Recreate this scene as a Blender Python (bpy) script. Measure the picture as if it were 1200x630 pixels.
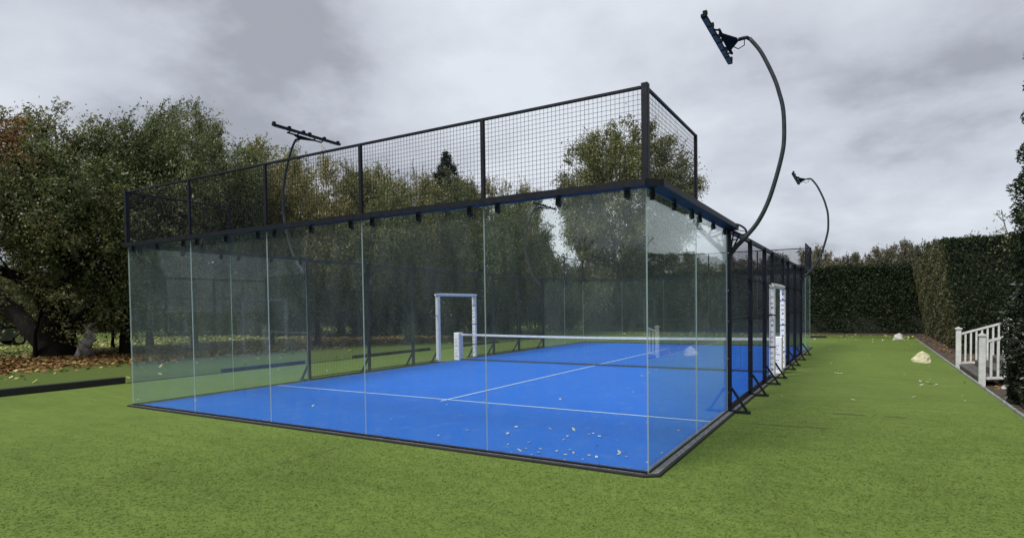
import bpy, math, random
import numpy as np
from mathutils import Vector, Matrix

# ------------------------------------------------------------------ reset
for o in list(bpy.data.objects): bpy.data.objects.remove(o)
scene = bpy.context.scene
COL = scene.collection
random.seed(7); RNG = np.random.default_rng(11)
R = math.radians

# ------------------------------------------------------------------ camera
cam_d = bpy.data.cameras.new('camera'); cam = bpy.data.objects.new('camera', cam_d); COL.objects.link(cam)
CAM = (1.9558, -5.7590, 1.7706)
R2 = (0.87136063, 0.49048288, -0.01253822); U2 = (-0.00262797, 0.03021993, 0.99953982); FW = (-0.49063607, 0.87092669, -0.02762143)
cam.matrix_world = Matrix(((R2[0], U2[0], -FW[0], CAM[0]), (R2[1], U2[1], -FW[1], CAM[1]), (R2[2], U2[2], -FW[2], CAM[2]), (0, 0, 0, 1)))
cam_d.sensor_width = 36; cam_d.lens = 684.119 / 1200 * 36
cam_d.shift_x = -29.743 / 1200; cam_d.shift_y = 63.475 / 1200
cam_d.clip_start = 0.05; cam_d.clip_end = 3000
scene.camera = cam
scene.cycles.transparent_max_bounces = 48
scene.cycles.max_bounces = 10
scene.render.resolution_x = 1024; scene.render.resolution_y = 537

# ------------------------------------------------------------------ world, sun, exposure
SUN_EL, SUN_AZ = R(52), R(205)          # azimuth clockwise from +Y
world = bpy.data.worlds.new('World'); scene.world = world; world.use_nodes = True
nt = world.node_tree; nt.nodes.clear()
def N(t, typ, **kw):
    n = t.nodes.new(typ)
    for k, v in kw.items(): setattr(n, k, v)
    return n
L = nt.links.new
wo = N(nt, 'ShaderNodeOutputWorld'); bg = N(nt, 'ShaderNodeBackground'); bg.inputs[1].default_value = 0.1
sky = N(nt, 'ShaderNodeTexSky', sky_type='NISHITA', sun_disc=False, sun_elevation=SUN_EL, sun_rotation=SUN_AZ)
tc = N(nt, 'ShaderNodeTexCoord'); sep = N(nt, 'ShaderNodeSeparateXYZ'); L(tc.outputs['Generated'], sep.inputs[0])
zz = N(nt, 'ShaderNodeMath', operation='ABSOLUTE'); L(sep.outputs[2], zz.inputs[0])
za = N(nt, 'ShaderNodeMath', operation='ADD'); L(zz.outputs[0], za.inputs[0]); za.inputs[1].default_value = 0.30
dx = N(nt, 'ShaderNodeMath', operation='DIVIDE'); L(sep.outputs[0], dx.inputs[0]); L(za.outputs[0], dx.inputs[1])
dy = N(nt, 'ShaderNodeMath', operation='DIVIDE'); L(sep.outputs[1], dy.inputs[0]); L(za.outputs[0], dy.inputs[1])
cmb = N(nt, 'ShaderNodeCombineXYZ'); L(dx.outputs[0], cmb.inputs[0]); L(dy.outputs[0], cmb.inputs[1]); cmb.inputs[2].default_value = 5.1
n1 = N(nt, 'ShaderNodeTexNoise'); n1.inputs['Scale'].default_value = 0.8; n1.inputs['Detail'].default_value = 7; n1.inputs['Roughness'].default_value = 0.48; n1.inputs['Distortion'].default_value = 0.15
L(cmb.outputs[0], n1.inputs['Vector'])
n2 = N(nt, 'ShaderNodeTexNoise'); n2.inputs['Scale'].default_value = 2.0; n2.inputs['Detail'].default_value = 9; n2.inputs['Roughness'].default_value = 0.56; n2.inputs['Distortion'].default_value = 0.1
L(cmb.outputs[0], n2.inputs['Vector'])
nm = N(nt, 'ShaderNodeMix', data_type='FLOAT'); nm.inputs[0].default_value = 0.36; L(n1.outputs['Fac'], nm.inputs[2]); L(n2.outputs['Fac'], nm.inputs[3])
cr = N(nt, 'ShaderNodeValToRGB'); L(nm.outputs[0], cr.inputs[0])
e = cr.color_ramp.elements
SKYG = 1.0
e[0].position = 0.435; e[0].color = (0.28, 0.295, 0.335, 1)
e[1].position = 0.615; e[1].color = (0.58, 0.61, 0.66, 1)
m = cr.color_ramp.elements.new(0.5); m.color = (0.43, 0.452, 0.505, 1)
sc_ = N(nt, 'ShaderNodeVectorMath', operation='SCALE'); L(cr.outputs[0], sc_.inputs[0]); sc_.inputs['Scale'].default_value = 10.6
mx = N(nt, 'ShaderNodeMix', data_type='RGBA'); mx.inputs[0].default_value = 0.94
L(sky.outputs[0], mx.inputs[6]); L(sc_.outputs[0], mx.inputs[7]); L(mx.outputs[2], bg.inputs[0]); L(bg.outputs[0], wo.inputs[0])

sd = bpy.data.lights.new('sun', 'SUN'); sd.energy = 2.6; sd.angle = R(20); sd.color = (1.0, 0.97, 0.93)
sun = bpy.data.objects.new('sun', sd); COL.objects.link(sun)
sdir = Vector((math.sin(SUN_AZ) * math.cos(SUN_EL), math.cos(SUN_AZ) * math.cos(SUN_EL), math.sin(SUN_EL)))
sun.rotation_euler = sdir.to_track_quat('Z', 'Y').to_euler(); sun.location = (0, 0, 30)

vs = scene.view_settings
vs.view_transform = 'Standard'; vs.look = 'None'; vs.gamma = 1; vs.exposure = 0.36; vs.use_curve_mapping = False

# ------------------------------------------------------------------ materials
def mat(name):
    m = bpy.data.materials.new(name); m.use_nodes = True; t = m.node_tree; t.nodes.clear()
    return m, t, N(t, 'ShaderNodeOutputMaterial')
def ramp(t, src, stops):
    c = N(t, 'ShaderNodeValToRGB'); t.links.new(src, c.inputs[0]); el = c.color_ramp.elements
    el[0].position = stops[0][0]; el[0].color = (*stops[0][1], 1); el[1].position = stops[-1][0]; el[1].color = (*stops[-1][1], 1)
    for p, col in stops[1:-1]: x = el.new(p); x.color = (*col, 1)
    return c.outputs[0]
def noise(t, scale, detail=4, rough=0.55, coord='Object', stretch=None, dist=0):
    c = N(t, 'ShaderNodeTexCoord'); n = N(t, 'ShaderNodeTexNoise'); v = c.outputs[coord]
    if stretch:
        mp = N(t, 'ShaderNodeMapping'); mp.inputs['Scale'].default_value = stretch; t.links.new(v, mp.inputs[0]); v = mp.outputs[0]
    t.links.new(v, n.inputs['Vector']); n.inputs['Scale'].default_value = scale; n.inputs['Detail'].default_value = detail
    n.inputs['Roughness'].default_value = rough; n.inputs['Distortion'].default_value = dist
    return n.outputs['Fac']
def mixc(t, fac, a, b, mode='MIX'):
    m = N(t, 'ShaderNodeMix', data_type='RGBA', blend_type=mode)
    for s, v in ((0, fac), (6, a), (7, b)):
        if isinstance(v, (int, float)): m.inputs[s].default_value = v
        elif isinstance(v, tuple): m.inputs[s].default_value = (*v, 1)
        else: t.links.new(v, m.inputs[s])
    return m.outputs[2]
def mth(t, op, a, b=0.0):
    m = N(t, 'ShaderNodeMath', operation=op)
    for i, v in enumerate((a, b)):
        if isinstance(v, (int, float)): m.inputs[i].default_value = v
        else: t.links.new(v, m.inputs[i])
    return m.outputs[0]
def princ(t, out, col, rough=0.6, metal=0, spec=0.5, bump=None, bstr=0.3, bdist=0.01):
    p = N(t, 'ShaderNodeBsdfPrincipled')
    if isinstance(col, tuple): p.inputs['Base Color'].default_value = (*col, 1)
    else: t.links.new(col, p.inputs['Base Color'])
    if isinstance(rough, (int, float)): p.inputs['Roughness'].default_value = rough
    else: t.links.new(rough, p.inputs['Roughness'])
    p.inputs['Metallic'].default_value = metal; p.inputs['Specular IOR Level'].default_value = spec
    if bump is not None:
        b = N(t, 'ShaderNodeBump'); b.inputs['Strength'].default_value = bstr; b.inputs['Distance'].default_value = bdist
        t.links.new(bump, b.inputs['Height']); t.links.new(b.outputs[0], p.inputs['Normal'])
    t.links.new(p.outputs[0], out.inputs[0]); return p
def simple(name, c1, c2, scale=8, rough=0.6, metal=0, bstr=0.15, spec=0.5, stretch=None):
    m, t, o = mat(name); n = noise(t, scale, stretch=stretch)
    princ(t, o, ramp(t, n, [(0.35, c1), (0.65, c2)]), rough, metal, spec, n, bstr)
    return m

M = {}
M['steel'] = simple('powder_coated_steel', (0.006, 0.008, 0.014), (0.012, 0.014, 0.022), 12, 0.5, spec=0.22)
M['lamphead'] = simple('lamp_head_coating', (0.012, 0.013, 0.016), (0.02, 0.021, 0.025), 12, 0.8, spec=0.08)
M['wire'] = simple('mesh_wire', (0.008, 0.01, 0.016), (0.012, 0.014, 0.024), 20, 0.6, bstr=0, spec=0.2)
M['lampsteel'] = simple('lamp_pole_steel', (0.02, 0.026, 0.032), (0.036, 0.044, 0.05), 10, 0.5, spec=0.3)
M['whitepad'] = simple('white_padding', (0.76, 0.76, 0.76), (0.86, 0.86, 0.86), 5, 0.55)
M['mark'] = simple('blue_print', (0.03, 0.05, 0.2), (0.06, 0.08, 0.28), 30, 0.6)
M['whitepaint'] = simple('white_painted_timber', (0.56, 0.57, 0.57), (0.74, 0.74, 0.73), 9, 0.5)
M['netwhite'] = simple('white_net_band', (0.62, 0.64, 0.66), (0.75, 0.76, 0.78), 6, 0.8)
M['netcord'] = simple('dark_net_cord', (0.02, 0.022, 0.03), (0.035, 0.04, 0.05), 20, 0.8)
M['timberblack'] = simple('black_edging_timber', (0.008, 0.008, 0.009), (0.02, 0.018, 0.016), 7, 0.7, stretch=(1, 8, 1))
M['edgegrey'] = simple('grey_edging_timber', (0.16, 0.17, 0.15), (0.34, 0.35, 0.33), 6, 0.7, stretch=(6, 1, 1))
M['deck'] = simple('weathered_deck', (0.05, 0.045, 0.042), (0.12, 0.105, 0.095), 5, 0.6, stretch=(8, 1, 1))
M['bark'] = simple('wet_dark_bark', (0.004, 0.0035, 0.003), (0.016, 0.013, 0.011), 5, 0.85, bstr=0.8, spec=0.15, stretch=(1, 1, 0.25))
M['paleroot'] = simple('pale_dead_wood', (0.22, 0.21, 0.205), (0.42, 0.40, 0.38), 6, 0.8, bstr=0.6)
M['palestone'] = simple('pale_cream_stone', (0.42, 0.40, 0.24), (0.66, 0.62, 0.42), 6, 0.85, bstr=0.9)
M['greystone'] = simple('pale_grey_stone', (0.42, 0.41, 0.38), (0.62, 0.6, 0.56), 6, 0.85, bstr=0.9)
M['soil'] = simple('bare_soil', (0.035, 0.026, 0.018), (0.10, 0.072, 0.05), 6, 0.95, bstr=0.8)
M['gravel'] = simple('gravel', (0.14, 0.135, 0.13), (0.27, 0.26, 0.25), 20, 0.95, bstr=0.5)
M['carpaint'] = simple('grey_car_paint', (0.10, 0.11, 0.12), (0.13, 0.14, 0.15), 3, 0.25, 0.3)
M['chrome'] = simple('chrome', (0.6, 0.6, 0.6), (0.7, 0.7, 0.7), 3, 0.2, 1)
M['darkglass'] = simple('dark_car_glass', (0.015, 0.02, 0.022), (0.02, 0.026, 0.03), 3, 0.08)
M['rubber'] = simple('rubber', (0.012, 0.012, 0.012), (0.02, 0.02, 0.02), 20, 0.8)
M['redlens'] = simple('red_lens', (0.3, 0.01, 0.01), (0.4, 0.015, 0.015), 10, 0.2)
M['lamplens'] = simple('lamp_lens', (0.10, 0.098, 0.09), (0.16, 0.155, 0.145), 10, 0.45, spec=0.2)
M['brick'] = simple('dull_brick', (0.12, 0.06, 0.04), (0.22, 0.12, 0.085), 14, 0.9)

# roof tiles (house behind the photographer, seen in the glass)
m, t, o = mat('brown_roof_tiles'); c = N(t, 'ShaderNodeTexCoord'); w = N(t, 'ShaderNodeTexWave', wave_type='BANDS', bands_direction='Z'); w.inputs['Scale'].default_value = 3
t.links.new(c.outputs['Object'], w.inputs['Vector']); w.inputs['Distortion'].default_value = 1.2
princ(t, o, ramp(t, w.outputs['Fac'], [(0.1, (0.03, 0.022, 0.018)), (0.8, (0.10, 0.065, 0.05))]), 0.8, bump=w.outputs['Fac'], bstr=0.6); M['tiles'] = m

# artificial turf
m, t, o = mat('artificial_turf')
fine = noise(t, 150, 2, 0.6); mid = noise(t, 7, 5, 0.6); big = noise(t, 0.38, 7, 0.62, dist=0.8); st = noise(t, 2.2, 4, 0.6, stretch=(0.35, 2.2, 1)); spk = noise(t, 38, 2, 0.6)
base = ramp(t, fine, [(0.2, (0.100, 0.158, 0.030)), (0.5, (0.132, 0.194, 0.042)), (0.8, (0.170, 0.232, 0.064))])
base = mixc(t, 0.4, base, ramp(t, big, [(0.34, (0.66, 0.66, 0.56)), (0.48, (0.96, 0.96, 0.92)), (0.68, (1.14, 1.10, 1.08))]), 'MULTIPLY')
base = mixc(t, 0.5, base, ramp(t, mid, [(0.3, (0.74, 0.76, 0.72)), (0.7, (1.15, 1.14, 1.1))]), 'MULTIPLY')
base = mixc(t, 0.5, base, ramp(t, st, [(0.35, (0.8, 0.82, 0.8)), (0.65, (1.12, 1.1, 1.1))]), 'MULTIPLY')
base = mixc(t, 0.3, base, ramp(t, spk, [(0.3, (0.75, 0.77, 0.75)), (0.7, (1.18, 1.16, 1.13))]), 'MULTIPLY')
princ(t, o, base, 0.85, spec=0.12, bump=fine, bstr=0.2, bdist=0.004); M['turf'] = m

m, t, o = mat('turf_fibre_plastic'); g_ = N(t, 'ShaderNodeNewGeometry')
c_ = ramp(t, g_.outputs['Random Per Island'], [(0, (0.116, 0.176, 0.036)), (0.5, (0.144, 0.210, 0.046)), (0.9, (0.185, 0.25, 0.075)), (1, (0.26, 0.30, 0.14))])
c_ = mixc(t, 0.42, c_, ramp(t, noise(t, 0.38, 7, 0.62, dist=0.8), [(0.34, (0.66, 0.66, 0.56)), (0.48, (0.96, 0.96, 0.92)), (0.68, (1.14, 1.10, 1.08))]), 'MULTIPLY')
d_ = N(t, 'ShaderNodeBsdfDiffuse'); t.links.new(c_, d_.inputs[0]); tt = N(t, 'ShaderNodeBsdfTranslucent'); t.links.new(c_, tt.inputs[0])
a_ = N(t, 'ShaderNodeMixShader'); a_.inputs[0].default_value = 0.5; t.links.new(d_.outputs[0], a_.inputs[1]); t.links.new(tt.outputs[0], a_.inputs[2]); t.links.new(a_.outputs[0], o.inputs[0]); M['fibre'] = m

# lawn of the garden beyond, thin grass with moss
m, t, o = mat('garden_lawn')
fine = noise(t, 40, 4, 0.7); big = noise(t, 0.25, 5, 0.6)
base = mixc(t, big, ramp(t, fine, [(0.3, (0.045, 0.085, 0.016)), (0.7, (0.12, 0.19, 0.045))]), ramp(t, fine, [(0.3, (0.075, 0.10, 0.022)), (0.7, (0.16, 0.19, 0.055))]))
princ(t, o, base, 0.95, spec=0.1, bump=fine, bstr=0.8, bdist=0.03); M['lawn'] = m

# blue court
m, t, o = mat('blue_court_carpet')
fine = noise(t, 160, 2, 0.7); big = noise(t, 0.7, 6, 0.6, dist=0.5)
base = ramp(t, fine, [(0.3, (0.009, 0.128, 0.60)), (0.7, (0.015, 0.168, 0.74))])
base = mixc(t, 0.8, base, ramp(t, big, [(0.32, (0.88, 0.92, 0.95)), (0.68, (1.06, 1.05, 1.03))]), 'MULTIPLY')
dirt = noise(t, 3.5, 8, 0.7)
base = mixc(t, mth(t, 'MULTIPLY', ramp(t, dirt, [(0.54, (0, 0, 0)), (0.78, (0.55, 0.55, 0.55))]), 1.0), base, (0.14, 0.25, 0.5))
princ(t, o, base, 0.8, spec=0.15, bump=fine, bstr=0.3, bdist=0.005); M['court'] = m

m, t, o = mat('court_line_paint'); n = noise(t, 30, 5, 0.7)
princ(t, o, ramp(t, n, [(0.3, (0.35, 0.52, 0.74)), (0.6, (0.66, 0.77, 0.86))]), 0.8, spec=0.2); M['line'] = m

m, t, o = mat('speckled_concrete'); n = noise(t, 60, 6, 0.8); n2 = noise(t, 6, 5, 0.7)
b_ = mixc(t, 0.8, ramp(t, n, [(0.40, (0.05, 0.052, 0.05)), (0.5, (0.17, 0.175, 0.18)), (0.64, (0.42, 0.43, 0.43))]), ramp(t, n2, [(0.3, (0.5, 0.5, 0.5)), (0.7, (1.2, 1.2, 1.2))]), 'MULTIPLY')
princ(t, o, b_, 0.8, bump=n, bstr=0.6, bdist=0.01); M['concrete'] = m

# glass: tinted transparency, Fresnel reflection, thin film of drizzle and dirt
m, t, o = mat('toughened_glass')
geo = N(t, 'ShaderNodeNewGeometry')
ior = mth(t, 'ADD', 1.5, mth(t, 'MULTIPLY', geo.outputs['Backfacing'], 1 / 1.5 - 1.5))
fr = N(t, 'ShaderNodeFresnel'); t.links.new(ior, fr.inputs['IOR'])
tr = N(t, 'ShaderNodeBsdfTransparent'); tr.inputs[0].default_value = (0.952, 0.974, 0.962, 1)
gl = N(t, 'ShaderNodeBsdfGlossy'); gl.inputs['Roughness'].default_value = 0.0; gl.inputs[0].default_value = (0.93, 1, 0.97, 1)
ms = N(t, 'ShaderNodeMixShader'); t.links.new(mth(t, 'MULTIPLY', fr.outputs[0], 0.88), ms.inputs[0]); t.links.new(tr.outputs[0], ms.inputs[1]); t.links.new(gl.outputs[0], ms.inputs[2])
df = N(t, 'ShaderNodeBsdfDiffuse'); df.inputs[0].default_value = (0.52, 0.60, 0.56, 1)
tl = N(t, 'ShaderNodeBsdfTranslucent'); tl.inputs[0].default_value = (0.52, 0.60, 0.56, 1)
md = N(t, 'ShaderNodeMixShader'); t.links.new(df.outputs[0], md.inputs[1]); t.links.new(tl.outputs[0], md.inputs[2])
streak = noise(t, 2.2, 6, 0.65, stretch=(2.2, 2.2, 0.6)); drops = noise(t, 120, 1, 0.5)
v1 = ramp(t, streak, [(0.30, (0.018, 0.018, 0.018)), (0.70, (0.058, 0.058, 0.058))])
v2 = ramp(t, drops, [(0.70, (0, 0, 0)), (0.74, (0.16, 0.16, 0.16))])
veil = mth(t, 'ADD', v1, v2)
ms2 = N(t, 'ShaderNodeMixShader'); t.links.new(veil, ms2.inputs[0]); t.links.new(ms.outputs[0], ms2.inputs[1]); t.links.new(md.outputs[0], ms2.inputs[2])
t.links.new(ms2.outputs[0], o.inputs[0]); M['glass'] = m
m, t, o = mat('polished_glass_edge')
df = N(t, 'ShaderNodeBsdfDiffuse'); df.inputs[0].default_value = (0.58, 0.68, 0.65, 1)
tl = N(t, 'ShaderNodeBsdfTranslucent'); tl.inputs[0].default_value = (0.58, 0.68, 0.65, 1)
md = N(t, 'ShaderNodeMixShader'); t.links.new(df.outputs[0], md.inputs[1]); t.links.new(tl.outputs[0], md.inputs[2])
tp = N(t, 'ShaderNodeBsdfTransparent'); me = N(t, 'ShaderNodeMixShader'); me.inputs[0].default_value = 0.8
t.links.new(tp.outputs[0], me.inputs[1]); t.links.new(md.outputs[0], me.inputs[2]); t.links.new(me.outputs[0], o.inputs[0]); M['glassedge'] = m

def leafmat(name, stops, trans=0.45, gloss=0.05, var=0.25):
    m, t, o = mat(name); g = N(t, 'ShaderNodeNewGeometry'); oi = N(t, 'ShaderNodeObjectInfo')
    c = ramp(t, g.outputs['Random Per Island'], stops)
    n = noise(t, 0.45, 3, 0.6)
    c = mixc(t, 0.7, c, ramp(t, n, [(0.3, (0.62, 0.62, 0.6)), (0.7, (1.3, 1.28, 1.2))]), 'MULTIPLY')
    c = mixc(t, 1.0, c, ramp(t, oi.outputs['Random'], [(0, (1 - var, 1 - var * .6, 1 - var)), (1, (1 + var, 1 + var * .6, 1 + var * .4))]), 'MULTIPLY')
    d = N(t, 'ShaderNodeBsdfDiffuse'); t.links.new(c, d.inputs[0]); tt = N(t, 'ShaderNodeBsdfTranslucent'); t.links.new(c, tt.inputs[0])
    a = N(t, 'ShaderNodeMixShader'); a.inputs[0].default_value = trans; t.links.new(d.outputs[0], a.inputs[1]); t.links.new(tt.outputs[0], a.inputs[2])
    g2 = N(t, 'ShaderNodeBsdfGlossy'); g2.inputs['Roughness'].default_value = 0.45
    b = N(t, 'ShaderNodeMixShader'); b.inputs[0].default_value = gloss; t.links.new(a.outputs[0], b.inputs[1]); t.links.new(g2.outputs[0], b.inputs[2])
    t.links.new(b.outputs[0], o.inputs[0]); return m
M['leaf'] = leafmat('apple_leaves', [(0, (0.08, 0.105, 0.036)), (0.45, (0.175, 0.205, 0.075)), (0.85, (0.27, 0.285, 0.125)), (1, (0.36, 0.33, 0.17))])
M['leafyellow'] = leafmat('yellowing_leaves', [(0, (0.12, 0.13, 0.045)), (0.45, (0.23, 0.235, 0.085)), (0.8, (0.35, 0.33, 0.14)), (1, (0.44, 0.40, 0.22))])
M['leafautumn'] = leafmat('rusty_autumn_leaves', [(0, (0.07, 0.045, 0.02)), (0.4, (0.16, 0.10, 0.045)), (0.7, (0.34, 0.15, 0.04)), (1, (0.45, 0.22, 0.07))])
M['leafshrub'] = leafmat('shrub_leaves', [(0, (0.04, 0.054, 0.02)), (0.5, (0.095, 0.112, 0.045)), (0.9, (0.17, 0.175, 0.075)), (1, (0.24, 0.235, 0.12))])
M['leafdark'] = leafmat('dark_conifer', [(0, (0.008, 0.014, 0.007)), (0.6, (0.020, 0.032, 0.014)), (1, (0.045, 0.06, 0.026))], 0.1, 0.05)
M['hedge'] = leafmat('conifer_hedge', [(0, (0.010, 0.018, 0.010)), (0.5, (0.024, 0.040, 0.019)), (0.9, (0.044, 0.064, 0.030)), (1, (0.07, 0.085, 0.045))], 0.1, 0.015)
M['hedgebrown'] = leafmat('browning_hedge', [(0, (0.04, 0.046, 0.022)), (0.5, (0.095, 0.10, 0.048)), (0.85, (0.16, 0.15, 0.08)), (1, (0.2, 0.17, 0.10))], 0.1, 0.04)
M['core'] = simple('hedge_twigs', (0.008, 0.010, 0.006), (0.018, 0.02, 0.011), 8, 0.95)
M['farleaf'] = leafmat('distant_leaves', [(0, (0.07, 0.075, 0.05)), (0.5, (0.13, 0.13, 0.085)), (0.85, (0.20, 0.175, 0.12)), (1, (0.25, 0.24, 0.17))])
def flat_leaf(name, stops):
    m, t, o = mat(name); g = N(t, 'ShaderNodeNewGeometry')
    princ(t, o, ramp(t, g.outputs['Random Per Island'], stops), 0.7, spec=0.3); return m
M['litter'] = flat_leaf('brown_fallen_leaves', [(0, (0.07, 0.035, 0.015)), (0.4, (0.17, 0.075, 0.025)), (0.75, (0.30, 0.15, 0.05)), (1, (0.42, 0.33, 0.10))])
M['litteryellow'] = flat_leaf('yellow_fallen_leaves', [(0, (0.26, 0.22, 0.06)), (0.6, (0.42, 0.38, 0.12)), (1, (0.58, 0.55, 0.28))])
M['litterpale'] = flat_leaf('pale_fallen_leaves', [(0, (0.45, 0.42, 0.25)), (0.6, (0.62, 0.62, 0.5)), (0.85, (0.72, 0.74, 0.72)), (1, (0.4, 0.2, 0.1))])

# ------------------------------------------------------------------ mesh helpers
def mesh_np(name, V, F, mats, mi=None, smooth=False):
    me = bpy.data.meshes.new(name); V = np.asarray(V, np.float32); F = np.asarray(F, np.int32); k = F.shape[1]
    me.vertices.add(len(V)); me.vertices.foreach_set('co', V.ravel())
    me.loops.add(F.size); me.loops.foreach_set('vertex_index', F.ravel())
    me.polygons.add(len(F)); me.polygons.foreach_set('loop_start', np.arange(0, F.size, k, dtype=np.int32))
    for x in mats: me.materials.append(x)
    if mi is not None: me.polygons.foreach_set('material_index', np.asarray(mi, np.int32))
    if smooth: me.polygons.foreach_set('use_smooth', np.ones(len(F), bool))
    me.update(calc_edges=True); me.validate(); return me
class MB:
    def __init__(s): s.v = []; s.f = []; s.m = []; s.mi = 0
    def mat(s, i): s.mi = i; return s
    def add(s, vs, fs):
        b = len(s.v); s.v += [tuple(x) for x in vs]; s.f += [tuple(b + i for i in f) for f in fs]; s.m += [s.mi] * len(fs); return s
    def box(s, x0, x1, y0, y1, z0, z1):
        vs = [(x, y, z) for z in (z0, z1) for x, y in ((x0, y0), (x1, y0), (x1, y1), (x0, y1))]
        return s.add(vs, [(3, 2, 1, 0), (4, 5, 6, 7), (0, 1, 5, 4), (1, 2, 6, 5), (2, 3, 7, 6), (3, 0, 4, 7)])
    def bar(s, p, q, w, h=None, up=(0, 0, 1), w2=None, h2=None):
        h = h or w; w2 = w2 or w; h2 = h2 or h; p = Vector(p); q = Vector(q); d = (q - p).normalized(); u = Vector(up)
        if abs(d.dot(u)) > 0.99: u = Vector((0, 1, 0))
        a = d.cross(u).normalized(); b = a.cross(d)
        vs = [p + a * sx * w / 2 + b * sy * h / 2 for sx, sy in ((-1, -1), (1, -1), (1, 1), (-1, 1))] + [q + a * sx * w2 / 2 + b * sy * h2 / 2 for sx, sy in ((-1, -1), (1, -1), (1, 1), (-1, 1))]
        return s.add(vs, [(3, 2, 1, 0), (4, 5, 6, 7), (0, 1, 5, 4), (1, 2, 6, 5), (2, 3, 7, 6), (3, 0, 4, 7)])
    def tube(s, pts, rad, n=8, cap=True):
        pts = [Vector(p) for p in pts]; rr = rad if isinstance(rad, (list, tuple)) else [rad] * len(pts)
        b = len(s.v); pa = None
        for i, p in enumerate(pts):
            d = (pts[min(i + 1, len(pts) - 1)] - pts[max(i - 1, 0)]).normalized()
            if pa is None: a = d.cross(Vector((0.13, 0.21, 1)) if abs(d.z) < 0.9 else Vector((0, 1, 0.1))).normalized()
            else: a = (pa - d * pa.dot(d)).normalized()
            pa = a; c = d.cross(a)
            s.v += [tuple(p + (a * math.cos(2 * math.pi * k / n) + c * math.sin(2 * math.pi * k / n)) * rr[i]) for k in range(n)]
        fs = []
        for i in range(len(pts) - 1):
            for k in range(n):
                k2 = (k + 1) % n; fs.append((b + i * n + k, b + i * n + k2, b + (i + 1) * n + k2, b + (i + 1) * n + k))
        if cap: fs += [tuple(b + k for k in range(n))[::-1], tuple(b + (len(pts) - 1) * n + k for k in range(n))]
        s.f += fs; s.m += [s.mi] * len(fs); return s
    def prism(s, poly, axis, a0, a1):      # poly in the two other axes
        n = len(poly)
        def P(u, v, a): return {0: (a, u, v), 1: (u, a, v), 2: (u, v, a)}[axis]
        vs = [P(u, v, a0) for u, v in poly] + [P(u, v, a1) for u, v in poly]
        return s.add(vs, [tuple(range(n))[::-1], tuple(range(n, 2 * n))] + [(i, (i + 1) % n, n + (i + 1) % n, n + i) for i in range(n)])
    def build(s, name, mats, parent=None, bevel=0, smooth=False, kind=None):
        off = parent.location if parent is not None and parent.get('root') else Vector((0, 0, 0))
        me = bpy.data.meshes.new(name); me.from_pydata([tuple(Vector(v) - off) for v in s.v], [], s.f)
        for x in (mats if isinstance(mats, list) else [mats]): me.materials.append(M[x] if isinstance(x, str) else x)
        me.polygons.foreach_set('material_index', s.m)
        if smooth: me.polygons.foreach_set('use_smooth', [True] * len(s.f))
        import bmesh
        bm = bmesh.new(); bm.from_mesh(me); bmesh.ops.recalc_face_normals(bm, faces=bm.faces)
        if bevel: bmesh.ops.bevel(bm, geom=[e for e in bm.edges], offset=bevel, segments=1, affect='EDGES')
        bm.to_mesh(me); bm.free()
        o = bpy.data.objects.new(name, me); COL.objects.link(o)
        if parent is not None: o.parent = parent
        if kind: o['kind'] = kind
        return o
def root(name, label, cat, loc=(0, 0, 0), group=None):
    o = bpy.data.objects.new(name, None); COL.objects.link(o); o.location = loc; o.empty_display_size = 0.2
    o['root'] = 1; o['label'] = label; o['category'] = cat
    if group: o['group'] = group
    return o
def tag(o, label, cat, group=None):
    o['label'] = label; o['category'] = cat
    if group: o['group'] = group
    return o
def copy_tree(src, loc, label, rz=0.0, sc=(1, 1, 1)):
    r = src.copy(); COL.objects.link(r); r.location = loc; r.rotation_euler = (0, 0, rz); r.scale = sc; r['label'] = label
    def rec(a, b):
        for ch in list(a.children):
            c = ch.copy(); COL.objects.link(c); c.parent = b; rec(ch, c)
    rec(src, r); return r
def struct(o): o['kind'] = 'structure'; return o

# ------------------------------------------------------------------ ground
def sheet(name, x0, x1, y0, y1, z, matn):
    b = MB(); b.add([(x0, y0, z), (x1, y0, z), (x1, y1, z), (x0, y1, z)], [(0, 1, 2, 3)])
    return struct(b.build(name, matn))
sheet('ground', -900, 900, -900, 900, 0, 'lawn')
# turf lies 2 cm thick over the ground
b = MB(); b.box(-14.0, 4.0, -40, 27.2, -0.02, 0.014); struct(b.build('artificial_turf', 'turf'))
sheet('soil_bed', 4.12, 6.2, -6, 32.3, 0.010, 'soil')
sheet('soil_strip', -12, 6.0, 31.3, 33.2, 0.014, 'soil')
sheet('gravel_drive', -60, -55, -30, 90, 0.012, 'gravel')
# court slab and blue carpet
sheet('court_surface', -9.94, -0.06, 0.06, 19.94, 0.030, 'court')
def lines():
    b = MB(); z = 0.034; w = 0.025
    for y in (3.05, 16.95): b.add([(-9.93, y - w, z), (-0.07, y - w, z), (-0.07, y + w, z), (-9.93, y + w, z)], [(0, 1, 2, 3)])
    b.add([(-5 - w, 3.075, z), (-5 + w, 3.075, z), (-5 + w, 16.925, z), (-5 - w, 16.925, z)], [(0, 1, 2, 3)])
    b.add([(-5 - w, 2.85, z), (-5 + w, 2.85, z), (-5 + w, 3.025, z), (-5 - w, 3.025, z)], [(0, 1, 2, 3)])
    b.add([(-5 - w, 16.975, z), (-5 + w, 16.975, z), (-5 + w, 17.15, z), (-5 - w, 17.15, z)], [(0, 1, 2, 3)])
    return struct(b.build('court_lines', 'line'))
lines()
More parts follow.
